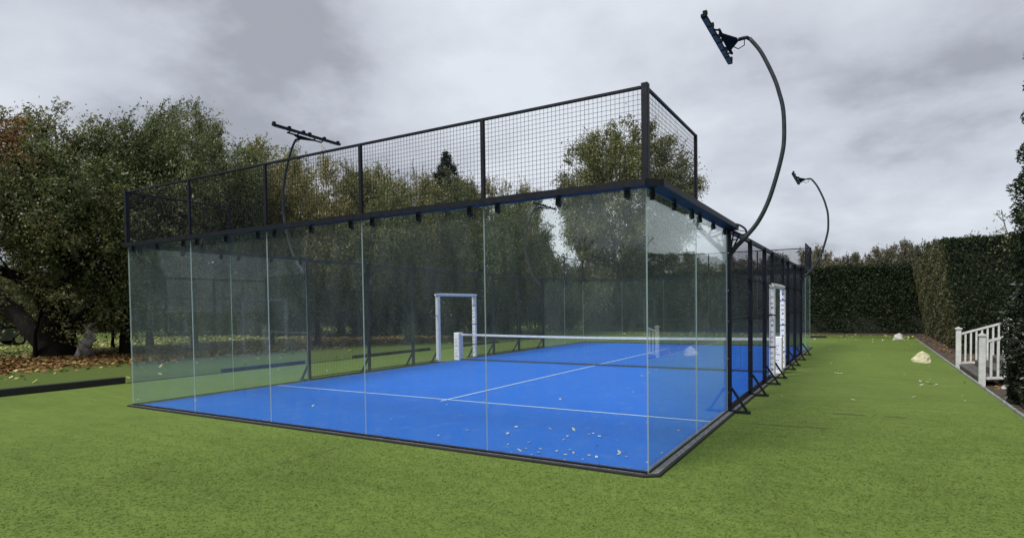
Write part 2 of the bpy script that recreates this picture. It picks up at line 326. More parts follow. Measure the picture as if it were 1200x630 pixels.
# concrete kerb ring
b = MB(); zk = 0.042
ox0, ox1, oy0, oy1 = -10.06, 0.062, -0.05, 20.05; ix0, ix1, iy0, iy1 = -9.94, -0.06, 0.06, 19.94; ch = 0.10
outer = [(ox0 + .04, oy0), (ox1 - ch, oy0), (ox1 + 0.03, oy0 + ch * .9), (ox1, oy1), (ox0, oy1), (ox0, oy0 + .04)]
inner = [(ix0, iy0), (ix1, iy0), (ix1, iy0 + 0.0001), (ix1, iy1), (ix0, iy1), (ix0, iy0 + 0.0001)]
n = 6
b.add([(x, y, zk) for x, y in outer] + [(x, y, zk) for x, y in inner] + [(x, y, -0.03) for x, y in outer] + [(x, y, 0.0) for x, y in inner],
      [(i, (i + 1) % n, n + (i + 1) % n, n + i) for i in range(n)] + [(2 * n + i, 2 * n + (i + 1) % n, (i + 1) % n, i) for i in range(n)] + [(n + i, n + (i + 1) % n, 3 * n + (i + 1) % n, 3 * n + i) for i in range(n)])
struct(b.build('concrete_kerb', 'concrete'))
# black edge trim of the turf against the kerb
b = MB()
o2 = [(x + (0.028 if x > -5 else -0.028), y + (0.028 if y > 5 else -0.028)) for x, y in outer]
o1 = [(x + (0.002 if x > -5 else -0.002), y + (0.002 if y > 5 else -0.002)) for x, y in outer]
b.add([(x, y, 0.036) for x, y in o2] + [(x, y, 0.046) for x, y in o1] + [(x, y, -0.03) for x, y in o2] + [(x, y, 0) for x, y in o1],
      [(i, (i + 1) % n, n + (i + 1) % n, n + i) for i in range(n)] + [(2 * n + i, 2 * n + (i + 1) % n, (i + 1) % n, i) for i in range(n)] + [(n + i, n + (i + 1) % n, 3 * n + (i + 1) % n, 3 * n + i) for i in range(n)])
struct(b.build('kerb_trim', 'timberblack'))
# turf seams (slightly open joints between rolls)
b = MB()
def wob(p, q, w, nseg, amp):
    p = Vector(p); q = Vector(q); d = (q - p); a = Vector((-d.y, d.x, 0)).normalized(); prev = None
    for i in range(nseg + 1):
        c = p + d * i / nseg + a * random.uniform(-amp, amp); ww = w * random.uniform(0.3, 1) / 2; cur = (c - a * ww, c + a * ww)
        if prev: b.add([prev[0], cur[0], cur[1], prev[1]], [(0, 1, 2, 3)])
        prev = cur
wob((-3.88, -1.6, 0.0185), (-3.88, -0.13, 0.0185), 0.014, 14, 0.004)
wob((0.17, 3.2, 0.0185), (1.5, 3.33, 0.0185), 0.03, 12, 0.006)
wob((1.5, 4.62, 0.0185), (1.95, 4.66, 0.0185), 0.05, 5, 0.01)
wob((2.2, 4.68, 0.0185), (2.5, 4.7, 0.0185), 0.04, 5, 0.01)
struct(b.build('turf_seam', M['soil']))

# standing fibres of the turf nearest the viewer
rngf = np.random.default_rng(77); nf = 620000
Pf = np.column_stack([rngf.uniform(-12, 4.0, nf), rngf.uniform(-4.6, 9.5, nf)])
dist = np.hypot(Pf[:, 0] - 1.96, Pf[:, 1] + 5.76); keep = rngf.random(nf) < np.clip((13 - dist) / 9, 0, 1) ** 1.5
keep &= ~((Pf[:, 0] < 0.12) & (Pf[:, 1] > -0.09)); Pf = Pf[keep]; nf = len(Pf); an = rngf.uniform(0, 6.283, nf); hf = rngf.uniform(.004, .012, nf); wf = .0028 * np.clip(np.hypot(Pf[:, 0] - 1.96, Pf[:, 1] + 5.76) / 3.2, 1, 2.4)
ca, sa = np.cos(an), np.sin(an); Vf = np.empty((nf, 3, 3)); Vf[:, 0] = np.column_stack([Pf[:, 0] - ca * wf, Pf[:, 1] - sa * wf, np.full(nf, .0145)]); Vf[:, 1] = np.column_stack([Pf[:, 0] + ca * wf, Pf[:, 1] + sa * wf, np.full(nf, .0145)])
Vf[:, 2] = np.column_stack([Pf[:, 0] + rngf.normal(size=nf) * .017, Pf[:, 1] + rngf.normal(size=nf) * .017, .015 + hf * .7])
fib = bpy.data.objects.new('turf_fibres', mesh_np('turf_fibres', Vf.reshape(-1, 3), np.arange(nf * 3).reshape(-1, 3), [M['fibre']])); COL.objects.link(fib); tag(fib, 'short green plastic blades standing up from the artificial turf', 'turf'); fib['kind'] = 'stuff'

# ------------------------------------------------------------------ padel court enclosure
cage = root('padel_court_cage', 'glass and black mesh enclosure standing round the blue padel court', 'sports cage', (-5, 10, 0))
ZB, ZG = 0.045, 2.965
def glass_panel(p, q, z0=ZB, z1=ZG):      # p,q plan points of the run
    p = Vector((*p, 0)); q = Vector((*q, 0)); d = (q - p).normalized(); a = Vector((-d.y, d.x, 0)) * 0.006
    p2 = p + d * 0.004; q2 = q - d * 0.004
    vs = [p2 - a, q2 - a, q2 + a, p2 + a]; vs = [(v.x, v.y, z0) for v in vs] + [(v.x, v.y, z1) for v in vs]
    b = MB(); b.add(vs, [(0, 1, 5, 4), (2, 3, 7, 6)]); b.mat(1).add(vs, [(3, 2, 1, 0), (4, 5, 6, 7), (1, 2, 6, 5), (3, 0, 4, 7)])
    return b.build('glass_panel', ['glass', 'glassedge'], cage)
for y in (0, 20):
    for k in range(5): glass_panel((-10 + 2 * k, y), (-8 + 2 * k, y))
for x in (-10, 0):
    for y0 in (0, 2, 16, 18): glass_panel((x, y0 + (0.01 if y0 == 0 else 0)), (x, y0 + 2 - (0.05 if y0 == 2 else (0.01 if y0 == 18 else 0))))
def mesh_panel(p, q, z0, z1, step=0.05, w=0.0031):
    p = Vector((*p, 0)); q = Vector((*q, 0)); L_ = (q - p).length; d = (q - p) / L_; a = Vector((-d.y, d.x, 0))
    nx = int(round(L_ / step)); nz = int(round((z1 - z0) / step)); b = MB()
    for i in range(nx + 1):
        c = p + d * (L_ * i / nx); b.bar((c.x, c.y, z0), (c.x, c.y, z1), w)
    for k in range(nz + 1):
        z = z0 + (z1 - z0) * k / nz; o_ = a * w; b.bar((p.x + o_.x, p.y + o_.y, z), (q.x + o_.x, q.y + o_.y, z), w)
    return b.build('mesh_panel', 'wire', cage)
# top mesh over the glass ends
for y in (0, 20):
    for k in range(5): mesh_panel((-10 + 2 * k + .03, y), (-8 + 2 * k - .03, y), 3.06, 3.97)
for x in (-10, 0):
    mesh_panel((x, 0.03), (x, 1.97), 3.06, 3.97); mesh_panel((x, 18.03), (x, 19.97), 3.06, 3.97)
side_posts = [4, 6, 7.8, 9, 11, 12.2, 14, 16]
for x in (-10, 0):
    for a_, b__ in zip(side_posts[:-1], side_posts[1:]):
        z0 = 2.3 if a_ == 9 else 0.08
        mesh_panel((x, a_ + .03), (x, b__ - .03), z0, 2.93)
# posts
def post(x, y, z0, z1, w=0.08, d=0.06):
    return MB().box(x - w / 2, x + w / 2, y - d / 2, y + d / 2, z0, z1).build('post', 'steel', cage, bevel=0.004)
for x in (-10, 0):
    s = 1 if x == 0 else -1
    for y in side_posts:
        p = post(x + s * 0.02, y, 0.02, 3.0)
        for z in (0.35, 0.9, 1.5, 2.0, 2.6):
            bo = MB().tube([(x + s * .02, y - 0.032, z), (x + s * .02, y - 0.040, z)], 0.009, 6).build('bolt', 'chrome', cage); bo.parent = p
        br = MB(); xo = x + s * 0.06
        br.bar((xo, y, 0.42), (xo + s * 0.24, y, 0.05), 0.035, 0.05, (0, 1, 0)); br.bar((xo - s * .0, y, 0.045), (xo + s * 0.29, y, 0.045), 0.07, 0.03, (0, 0, 1))
        br.build('brace', 'steel', cage)
for y in (0, 20):
    for k in range(1, 5): post(-10 + 2 * k, y, 3.05, 4.0, 0.05, 0.04)
    for x in (-10, 0): post(x, y, 3.05, 4.02, 0.07, 0.07)
for x in (-10, 0):
    for y in (2, 18): post(x, y, 3.05, 4.0, 0.04, 0.05)
# top rails at 4 m
for y in (0, 20): MB().box(-9.955, -0.045, y - .015, y + .015, 3.972, 4.002).build('top_rail', 'steel', cage, bevel=0.003)
for x in (-10, 0):
    for y0, y1 in ((0.045, 2.03), (17.97, 19.955)): MB().box(x - .015, x + .015, y0, y1, 3.972, 4.003).build('top_rail', 'steel', cage, bevel=0.003)
# beams at 3 m: wide horizontal channel round the glass ends, cornered with a chamfer
def ring_beam(yo, yi, x0, x1, s):   # near end: s=1
    b = MB(); ys = yo
    O = 0.17
    def Y(v): return yo + s * v
    outer = [(x0 - O, Y(4.05)), (x0 - O, Y(0.06)), (x0 - 0.02, Y(-0.10)), (x1 + 0.02, Y(-0.10)), (x1 + O, Y(0.06)), (x1 + O, Y(4.05))]
    inner = [(x0 + .03, Y(4.05)), (x0 + .03, Y(0.03)), (x0 + .031, Y(0.029)), (x1 - .031, Y(0.029)), (x1 - .03, Y(0.03)), (x1 - .03, Y(4.05))]
    z0, z1 = 2.975, 3.045; n = 6
    vs = [(x, y, z0) for x, y in outer] + [(x, y, z0) for x, y in inner] + [(x, y, z1) for x, y in outer] + [(x, y, z1) for x, y in inner]
    fs = []
    for i in range(5):
        fs += [(i, i + 1, n + i + 1, n + i), (2 * n + i, 2 * n + i + 1, 3 * n + i + 1, 3 * n + i), (i, i + 1, 2 * n + i + 1, 2 * n + i), (n + i, n + i + 1, 3 * n + i + 1, 3 * n + i)]
    fs += [(0, n, 3 * n, 2 * n), (5, n + 5, 3 * n + 5, 2 * n + 5)]
    b.add(vs, fs); return b.build('ring_beam', 'steel', cage)
ring_beam(0, 0, -10, 0, 1); ring_beam(20, 0, -10, 0, -1)
for x in (-10, 0):
    MB().box(x - .03, x + .03, 4.052, 15.948, 2.945, 3.02).build('top_rail', 'steel', cage, bevel=0.003)
    for a_, b__ in zip(side_posts[:-1], side_posts[1:]):
        if a_ != 9:
            for z in (0.10, 1.52): MB().box(x - .012, x + .012, a_ + .031, b__ - .031, z, z + .022).build('cross_rail', 'steel', cage)
        MB().box(x - .014, x + .014, a_ + .031, b__ - .031, 2.235, 2.265).build('cross_rail', 'steel', cage)
# clamps holding the glass (54 small hooks)
cl = MB(); cl.box(-0.028, 0.028, -0.022, 0.022, -0.05, 0.0); cl.tube([(0, -0.03, -0.065), (0, 0.03, -0.065)], 0.028, 8); cl.box(-0.014, 0.014, 0.021, 0.034, -0.10, -0.02)
clamp0 = cl.build('clamp', 'steel'); clamp0.parent = cage; first = True
spots = []
for y in (0, 20):
    for k in range(5):
        for dx_ in (0.2, 1.0, 1.8): spots.append((-10 + 2 * k + dx_, y, 0))
for x in (-10, 0):
    for y0 in (0, 2, 16, 18):
        for dy_ in (0.2, 1.0, 1.8): spots.append((x, y0 + dy_, math.pi / 2))
for x, y, rz in spots:
    c = clamp0 if first else clamp0.copy()
    if not first: COL.objects.link(c); c.parent = cage
    first = False; c.location = Vector((x, y, 2.966)) - cage.location; c.rotation_euler = (0, 0, rz)
# base angle holding the glass
for y in (0, 20): MB().box(-9.99, -0.01, y - .02, y + .02, 0.040, 0.062).build('base_channel', 'steel', cage)
for x in (-10, 0):
    for y0, y1 in ((0.021, 3.95), (16.05, 19.979)): MB().box(x - .012, x + .012, y0, y1, 0.040, 0.058).build('base_channel', 'steel', cage)
    MB().box(x - .025, x + .025, 4.0, 9.0, 0.040, 0.075).build('base_channel', 'steel', cage)
    MB().box(x - .025, x + .025, 11.0, 16.0, 0.040, 0.075).build('base_channel', 'steel', cage)
# padded doorway frames
def marks(b, x, y0, z0, z1, w, step, seed, face='-y'):
    r = random.Random(seed); z = z0
    while z < z1:
        k = r.choice([0, 1, 2]); yy = y0 - 0.0025
        def B(xa, xb, za, zb_): b.add([(xa, yy, za), (xb, yy, za), (xb, yy, zb_), (xa, yy, zb_)], [(0, 1, 2, 3)])
        if k == 0: B(x - w * .35, x + w * .3, z, z + .012); B(x - w * .2, x + w * .3, z + .03, z + .04)
        elif k == 1:
            for i in range(3): B(x - w * .3 + i * w * .22, x - w * .3 + i * w * .22 + w * .1, z, z + .05)
        else: B(x - w * .1, x + w * .1, z, z + .06); B(x + w * .14, x + w * .3, z + .02, z + .05)
        z += step * r.uniform(.8, 1.2)
for x in (-10, 0):
    s = 1 if x == 0 else -1
    for y in (9, 11):
        p = MB().box(x - .062 + s * .02, x + .068 + s * .02, y - .06, y + .06, 0.06, 2.15).build('door_padding', 'whitepad', cage, bevel=0.02)
        if x == -10 and y == 9: continue
        b = MB(); marks(b, x + s * .02, y - .06, 0.2, 2.05, 0.12, 0.13, int(y * 3 + x)); mk = b.build('printed_mark', 'mark', cage); mk.parent = p
        for z in ((0.75, 1.5) if y == 9 else (0.5, 1.2, 1.85)):
            sb = MB().box(x - .065 + s * .02, x + .071 + s * .02, y - .063, y + .063, z, z + .025).build('strap', 'mark' if y == 11 else 'steel', cage); sb.parent = p
    MB().tube([(x + s * .02, 8.90, 2.21), (x + s * .02, 11.10, 2.21)], 0.055, 12).build('door_padding', 'whitepad', cage, smooth=False)

# ------------------------------------------------------------------ net
net = root('padel_net', 'dark net with white top band stretched across the blue court', 'net', (-5, 10, 0))
def nz(x): return 0.88 + 0.04 * ((x + 5) / 5) ** 2
xs = np.linspace(-9.86, -0.16, 41)
b = MB()
for i in range(len(xs) - 1):
    x0, x1 = xs[i], xs[i + 1]; b.bar((x0, 10, nz(x0) - .03), (x1, 10, nz(x1) - .03), 0.012, 0.065)
b.build('net_band', 'netwhite', net)
b = MB(); st_ = 0.045; nn = int(9.7 / st_)
for i in range(nn + 1):
    x = -9.86 + 9.7 * i / nn; b.bar((x, 10, 0.06), (x, 10, nz(x) - .06), 0.0022)
for k in range(18):
    z = 0.07 + k * st_; b.bar((-9.86, 10.003, z), (-0.16, 10.003, z), 0.0022)
b.build('net_mesh', 'netcord', net)
MB().box(-9.86, -0.16, 9.985, 10.015, 0.04, 0.075).build('bottom_tape', 'netcord', net)
for x, x0, x1 in ((-10, -10.08, -9.86), (0, -0.17, 0.13)):
    p = MB().box(x0, x1, 9.88, 10.12, 0.03, 0.95).build('net_post', 'whitepad', net, bevel=0.015)
    b = MB(); xc = (x0 + x1) / 2; w = x1 - x0; y = 9.8775
    for z in (0.16, 0.52):
        for k in range(10):        # round swirl emblem
            a0, a1 = k * .5 + .3, (k + 1) * .5 + .3; r0, r1 = .045, .06
            b.add([(xc + math.cos(a0) * r0 * w * 3, y, z + .09 + math.sin(a0) * r0), (xc + math.cos(a1) * r0 * w * 3, y, z + .09 + math.sin(a1) * r0), (xc + math.cos(a1) * r1 * w * 3, y, z + .09 + math.sin(a1) * r1), (xc + math.cos(a0) * r1 * w * 3, y, z + .09 + math.sin(a0) * r1)], [(0, 1, 2, 3)])
        for i in range(5):
            xx = xc - w * .33 + i * w * .14; b.add([(xx, y, z - .02), (xx + w * .09, y, z - .02), (xx + w * .09, y, z + .005), (xx, y, z + .005)], [(0, 1, 2, 3)])
        for i in range(4):
            xx = xc - w * .25 + i * w * .14; b.add([(xx, y, z + .2), (xx + w * .08, y, z + .2), (xx + w * .08, y, z + .218), (xx, y, z + .218)], [(0, 1, 2, 3)])
    mk = b.build('printed_mark', 'mark', net); mk.parent = p

# ------------------------------------------------------------------ floodlights on curved masts
PX = [(0.03, 2.59), (0.13, 2.71), (0.23, 2.81), (0.43, 3.04), (0.58, 3.32), (0.69, 3.64), (0.79, 4.02), (0.83, 4.30), (0.82, 4.73), (0.76, 5.02), (0.68, 5.28), (0.50, 5.69), (0.33, 5.94)]
def floodlight():
    r = root('floodlight_mast', 'x', 'floodlight', (0, 0, 0), 'curved floodlight masts on the court cage')
    pts = [Vector((x + 0.02, 0, z)) for x, z in PX]; sm = []
    for i in range(len(pts) - 1):
        p0, p1, p2, p3 = pts[max(i - 1, 0)], pts[i], pts[i + 1], pts[min(i + 2, len(pts) - 1)]
        for k in range(4):
            u = k / 4; sm.append(0.5 * ((2 * p1) + (p2 - p0) * u + (2 * p0 - 5 * p1 + 4 * p2 - p3) * u * u + (3 * p1 - p0 - 3 * p2 + p3) * u ** 3))
    sm.append(pts[-1]); n = len(sm)
    MB().tube(sm, [0.038 - 0.010 * i / n for i in range(n)], 10).build('mast', 'lampsteel', r, smooth=True)
    b = MB(); b.tube([(0.35, 0, 5.93), (0.31, 0, 5.965), (0.26, 0, 5.968), (0.18, 0, 5.962)], 0.028, 8); b.build('elbow', 'steel', r, smooth=True)
    # oval brace between the beam and the mast
    b = MB(); ov = [(0.17 + 0.125 * math.cos(a), 0.0, 2.97 + 0.075 * math.sin(a) - 0.05 * math.cos(a)) for a in np.linspace(0, 2 * math.pi, 25)]
    b.tube(ov, 0.016, 8, cap=False); b.bar((0.05, 0, 2.66), (0.10, 0, 2.93), 0.02); b.bar((0.10, 0, 2.70), (0.20, 0, 2.91), 0.02); b.bar((0.06, 0, 2.80), (0.16, 0, 2.82), 0.016)
    b.bar((0.07, 0, 2.98), (0.28, 0, 2.93), 0.012); b.build('bracket', 'steel', r)
    MB().box(0.062, 0.074, -.07, .07, 2.5, 2.72).build('mounting_plate', 'steel', r)
    # head: gusset, two U brackets, luminaire bar with five clips
    h = MB().prism([(-0.40, -0.02), (0.40, -0.02), (0.05, 0.19), (-0.05, 0.19)], 2, 0, 0.022)
    # prism poly is (x=y-axis run, y=distance) -> rotate into place
    h.v = [(-0.02 + v[1], v[0], 5.955 + v[2]) for v in h.v]; h.build('gusset_plate', 'lamphead', r)
    for yy in (-0.36, 0.36):
        b = MB(); b.bar((-0.02, yy - .12, 5.967), (-0.13, yy - .12, 6.0), 0.022); b.bar((-0.02, yy + .12, 5.967), (-0.13, yy + .12, 6.0), 0.022); b.bar((-0.012, yy - .14, 5.967), (-0.012, yy + .14, 5.967), 0.03)
        b.build('bracket_arm', 'lamphead', r)
    lum = MB().box(-0.175, -0.095, -0.98, 0.98, 5.985, 6.035).build('luminaire', 'lamphead', r, bevel=0.006)
    ln = MB()
    for k in range(6): y0 = -0.93 + k * 0.315; ln.box(-0.170, -0.100, y0, y0 + 0.27, 5.979, 5.984)
    x = ln.build('lens', 'lamplens', r); x.parent = lum
    for yy in (-0.93, -0.5, -0.06, 0.12, 0.52, 0.93):
        c = MB().box(-0.15, -0.09, yy - .03, yy + .03, 6.036, 6.085).build('clip', 'lamphead', r)
    MB().tube([(0.27, 0, 5.95), (0.26, 0.06, 5.88), (0.16, 0.10, 5.86), (0.05, 0.08, 5.93)], 0.008, 6).build('cable', 'rubber', r)
    return r
fl = floodlight(); fl.location = (0, 4, 0); fl['label'] = 'tall curved floodlight mast on the near right corner post of the court'
copy_tree(fl, (0, 16, 0), 'small distant curved floodlight mast at the far right end of the court')
copy_tree(fl, (-10, 4, 0), 'curved floodlight mast at the left seen through the top mesh', rz=math.pi)
copy_tree(fl, (-10, 16, 0), 'far left floodlight mast almost lost against dark trees behind the glass', rz=math.pi)

# ------------------------------------------------------------------ trees
def leaf_arrays(C_, size, asp=0.55, rng=RNG, droop=0.0, normal=None):
    n = len(C_); u = rng.normal(size=(n, 3)); u[:, 2] *= (1 - droop); u /= np.linalg.norm(u, axis=1)[:, None]
    w = rng.normal(size=(n, 3))
    if normal is not None: w = w * 0.6 + normal
    v = np.cross(u, w); v /= (np.linalg.norm(v, axis=1)[:, None] + 1e-9)
    s = size * rng.uniform(0.6, 1.3, (n, 1)); a = u * s * .5; b_ = v * s * .5 * asp
    V = np.empty((n, 4, 3)); V[:, 0] = C_ - a; V[:, 1] = C_ + b_ - a * .1; V[:, 2] = C_ + a; V[:, 3] = C_ - b_ - a * .1
    return V.reshape(-1, 3), np.arange(n * 4).reshape(-1, 4)
def grow(H, Rr, zb, ntips, seed, trunk_h=None, trunk_r=0.2, lean=(0, 0), spire=False, flat=0.0, clump=True):
    rng = np.random.default_rng(seed); trunk_h = trunk_h or zb + 0.4
    nodes = [np.array([0, 0, 0.0])]; par = [-1]
    K = 5
    for i in range(1, K + 1):
        f_ = i / K; nodes.append(np.array([lean[0] * f_ ** 1.5 + rng.normal() * .03, lean[1] * f_ ** 1.5 + rng.normal() * .03, trunk_h * f_])); par.append(i - 1)
    if spire:
        for i in range(1, 12): nodes.append(np.array([lean[0], lean[1], trunk_h + (H * .97 - trunk_h) * i / 11])); par.append(len(nodes) - 2)
    tips = []; zc = (zb + H) / 2; hz = (H - zb) / 2
    lob = rng.uniform(0, 6.28, 6)
    # lumpy crown: lobes of different size
    nl = 15; lc = []
    for i in range(nl):
        d = rng.normal(size=3); d /= np.linalg.norm(d); d[2] = d[2] * .9 + .05
        lc.append((d * rng.uniform(.55, .8), rng.uniform(.26, .46)))
    while len(tips) < ntips:
        if spire:
            z = rng.uniform(0, 1); r = Rr * (1 - z) ** .7 * rng.uniform(.35, 1.05); a = rng.uniform(0, 6.283)
            tips.append(np.array([lean[0] + r * math.cos(a), lean[1] + r * math.sin(a), zb + (H - zb) * z - r * .12]))
        else:
            if clump and rng.random() < .8:
                c, rr = lc[rng.integers(nl)]; d = rng.normal(size=3); d /= np.linalg.norm(d); p = c + d * rr * rng.uniform(.5, 1) ** .5
            else:
                d = rng.normal(size=3); d /= np.linalg.norm(d); p = d * rng.uniform(.3, 1) ** .5 * .92
            if p[2] < -0.35 and flat: p[2] = -0.35 - rng.uniform(0, .65)
            tips.append(np.array([lean[0] + p[0] * Rr, lean[1] + p[1] * Rr, zc + p[2] * hz]))
    start = nodes[K]; tips.sort(key=lambda p: np.linalg.norm(p - start) if not spire else np.hypot(*(p[:2])))
    plen = [0.0] * len(nodes)
    for i in range(1, len(nodes)): plen[i] = plen[par[i]] + np.linalg.norm(nodes[i] - nodes[par[i]])
    tipn = []
    for p in tips:
        A = np.array(nodes); pl_ = np.array(plen)
        dd = np.linalg.norm(A - p, axis=1); cost = dd + 0.35 * pl_ + (A[:, 2] > p[2] + .5) * 1.5; cost[:max(3, K - 1)] += 50
        j = int(np.argmin(cost)); a = nodes[j]; L_ = dd[j]; ns = max(1, int(L_ / 0.7)); prev = j
        for k in range(1, ns + 1):
            f_ = k / ns; q = a + (p - a) * f_ + np.array([0, 0, math.sin(f_ * math.pi) * L_ * .08])
            if k < ns: q = q + rng.normal(size=3) * .07
            nodes.append(q); par.append(prev); plen.append(plen[prev] + L_ / ns); prev = len(nodes) - 1
        tipn.append(prev)
    cnt = np.zeros(len(nodes))
    for i in tipn: cnt[i] += 1
    for i in range(len(nodes) - 1, 0, -1): cnt[par[i]] += cnt[i] if cnt[i] else 0
    tot = cnt[1] if cnt[1] else 1
    rad = np.maximum(0.008, trunk_r * (cnt / tot) ** 0.62); rad[0] = trunk_r * 1.45; rad[1] = trunk_r * 1.12
    # tapered segments as 6-sided (5 on twigs) prisms
    V = []; Fq = []
    for i in range(1, len(nodes)):
        a, c = nodes[par[i]], nodes[i]; r1 = rad[i]; r0 = min(rad[par[i]], r1 * 1.5) if par[i] > K else rad[par[i]]
        d = c - a; l = np.linalg.norm(d)
        if l < 1e-4: continue
        d /= l; up = np.array([0, 0, 1.0]) if abs(d[2]) < .9 else np.array([1.0, 0, 0])
        u = np.cross(d, up); u /= np.linalg.norm(u); v = np.cross(d, u); n_ = 7 if r1 > .05 else 3; b0 = len(V)
        if i <= K:      # the bole: level rings so that it stays one continuous flaring surface
            n_ = 12; fl_ = .34 if i == 1 else 0
            for cc, rr, w_ in ((a, rad[i - 1], .16 if i == 1 else .09), (c, r1, .09)):
                for k in range(n_):
                    an = 2 * math.pi * k / n_; q_ = rr * (1 + w_ * math.sin(5 * an + seed)); V.append(cc + np.array([math.cos(an) * q_, math.sin(an) * q_, 0]))
            for k in range(n_): Fq.append((b0 + k, b0 + (k + 1) % n_, b0 + n_ + (k + 1) % n_, b0 + n_ + k))
            continue
        for cc, rr in ((a, r0), (c + d * r1 * .25, r1)):
            for k in range(n_):
                an = 2 * math.pi * k / n_; V.append(cc + (u * math.cos(an) + v * math.sin(an)) * rr * (1 + .12 * math.sin(3 * an + i)))
        for k in range(n_): Fq.append((b0 + k, b0 + (k + 1) % n_, b0 + n_ + (k + 1) % n_, b0 + n_ + k))
    return np.array(V), np.array(Fq), np.array([nodes[i] for i in tipn]), np.array([nodes[par[i]] for i in tipn]), start
def tree(name, label, cat, loc, H, Rr, zb, ntips, nleaf, seed, lsize=0.10, spread=0.35, leafm='leaf', group=None, shoot=1.0, **kw):
    r = root(name, label, cat, loc, group); rng = np.random.default_rng(seed + 100)
    V, Fq, tp, tpp, st0 = grow(H, Rr, zb, ntips, seed, **kw)
    tr_ = bpy.data.objects.new('trunk', mesh_np('trunk', V, Fq, [M['bark']])); COL.objects.link(tr_); tr_.parent = r
    if nleaf:
        ctr = np.array([0, 0, (zb + H) / 2 - .5])
        # soft fill between the shoots
        per = nleaf * 0.38 / len(tp); wgt = rng.uniform(.3, 1.7, len(tp)); idx = np.repeat(np.arange(len(tp)), np.maximum(1, (per * wgt).astype(int)))
        c = tp[idx] + (tpp[idx] - tp[idx]) * rng.uniform(0, 1.0, (len(idx), 1)) + rng.normal(size=(len(idx), 3)) * spread * .75
        # leafy shoots: arching stems strung with leaves
        k = 15; nt_ = int(nleaf * 0.62 / k); j = rng.integers(len(tp), size=nt_)
        start_ = tp[j] + (tpp[j] - tp[j]) * rng.uniform(0, .8, (nt_, 1)) + rng.normal(size=(nt_, 3)) * spread * .35
        out = start_ - ctr; out /= (np.linalg.norm(out, axis=1)[:, None] + 1e-6)
        dr = out * .75 + rng.normal(size=out.shape) * .42 + np.array([.12, .05, .25]); dr /= np.linalg.norm(dr, axis=1)[:, None]
        LN = rng.uniform(.35, 1.0, nt_) * shoot; long_ = rng.random(nt_) < .06; LN[long_] *= 1.6
        f_ = np.tile(np.linspace(.08, 1, k), nt_); jj = np.repeat(np.arange(nt_), k)
        bend = np.array([.22, .05, -.30]) * shoot
        c2 = start_[jj] + dr[jj] * (LN[jj] * f_)[:, None] + bend * (f_ ** 2)[:, None] * LN[jj][:, None] + rng.normal(size=(len(jj), 3)) * .045 * (lsize / .1)
        # stems
        nst = min(nt_, 5200); sel = rng.choice(nt_, nst, replace=False); SV = []; SF = []
        fk = np.array([0, .5, 1.0]); pts_ = start_[sel][:, None, :] + dr[sel][:, None, :] * (LN[sel][:, None] * fk)[:, :, None] + bend * (fk ** 2)[None, :, None] * LN[sel][:, None, None]
        side = np.cross(dr[sel], np.array([.3, .2, 1.0])); side /= np.linalg.norm(side, axis=1)[:, None]; up_ = np.cross(side, dr[sel]); w_ = np.array([.011, .008, .003]) * (lsize / .1)
        ring = np.stack([pts_ + side[:, None, :] * (w_ * math.cos(an))[None, :, None] + up_[:, None, :] * (w_ * math.sin(an))[None, :, None] for an in (0, 2.09, 4.19)], 2)   # n,3,3,3
        base_ = np.arange(nst)[:, None] * 9; SV = ring.reshape(-1, 3)
        SF = np.concatenate([np.stack([base_[:, 0] + l * 3 + q, base_[:, 0] + l * 3 + (q + 1) % 3, base_[:, 0] + (l + 1) * 3 + (q + 1) % 3, base_[:, 0] + (l + 1) * 3 + q], 1) for l in (0, 1) for q in range(3)])
        tr_.data = mesh_np('trunk', np.vstack([V, SV]), np.vstack([Fq, SF + len(V)]), [M['bark']])
        c = np.vstack([c, c2]); c = c[c[:, 2] > max(.05, zb * .55)]
        V, F_ = leaf_arrays(c, lsize, rng=rng)
        cr_ = bpy.data.objects.new('crown', mesh_np('crown', V, F_, [M[leafm]])); COL.objects.link(cr_); cr_.parent = r
    return r
GT = 'row of old trees along the left of the garden'
cam_v = Vector(CAM); 
tA = tree('apple_tree', 'huge dark tree with low spreading crown and thick black trunk at the left edge', 'tree', (-27.0, 5.5, 0), 10.3, 6.0, 0.9, 430, 125000, 3, 0.115, 0.46, group=GT, trunk_h=1.6, trunk_r=0.58, flat=1, lean=(-0.4, 0))
# second leaning stem of the huge tree
sb = MB(); sb.tube([(-28.0, 5.6, 0.0), (-28.3, 5.5, .5), (-29.4, 5.3, 1.3), (-30.8, 5.1, 2.2), (-32, 4.8, 3.4)], [0.5, .42, .36, .28, .16], 9)
sb.build('trunk', 'bark', tA, smooth=True)
tB = tree('apple_tree', 'slim tree with black trunk rising just left of the first glass panel', 'tree', (-25.1, 7.1, 0), 10.2, 3.9, 1.5, 330, 66000, 5, 0.11, 0.42, group=GT, trunk_h=3.0, trunk_r=0.17)
def ground_at(u, v):
    d = Vector(FW) + Vector(R2) * ((u - 600 - 29.743) / 684.119) - Vector(U2) * ((v - 315 - 63.475) / 684.119)
    t_ = -CAM[2] / d.z; return cam_v + d * t_
def px_per_m(p): return 684.119 / (Vector(p) - cam_v).dot(Vector(FW))
def put(src, baseH, baseR, u, v, top, wid, label, rz, kind=None):
    p = ground_at(u, v); s = px_per_m(p); hor = 370.5 - 0.0125 * u; Hn = 1.77 + (hor - top) / s; Rn = wid / 2 / s
    return copy_tree(src, (p.x, p.y, 0), label, rz, (Rn / baseR, Rn / baseR, Hn / baseH))
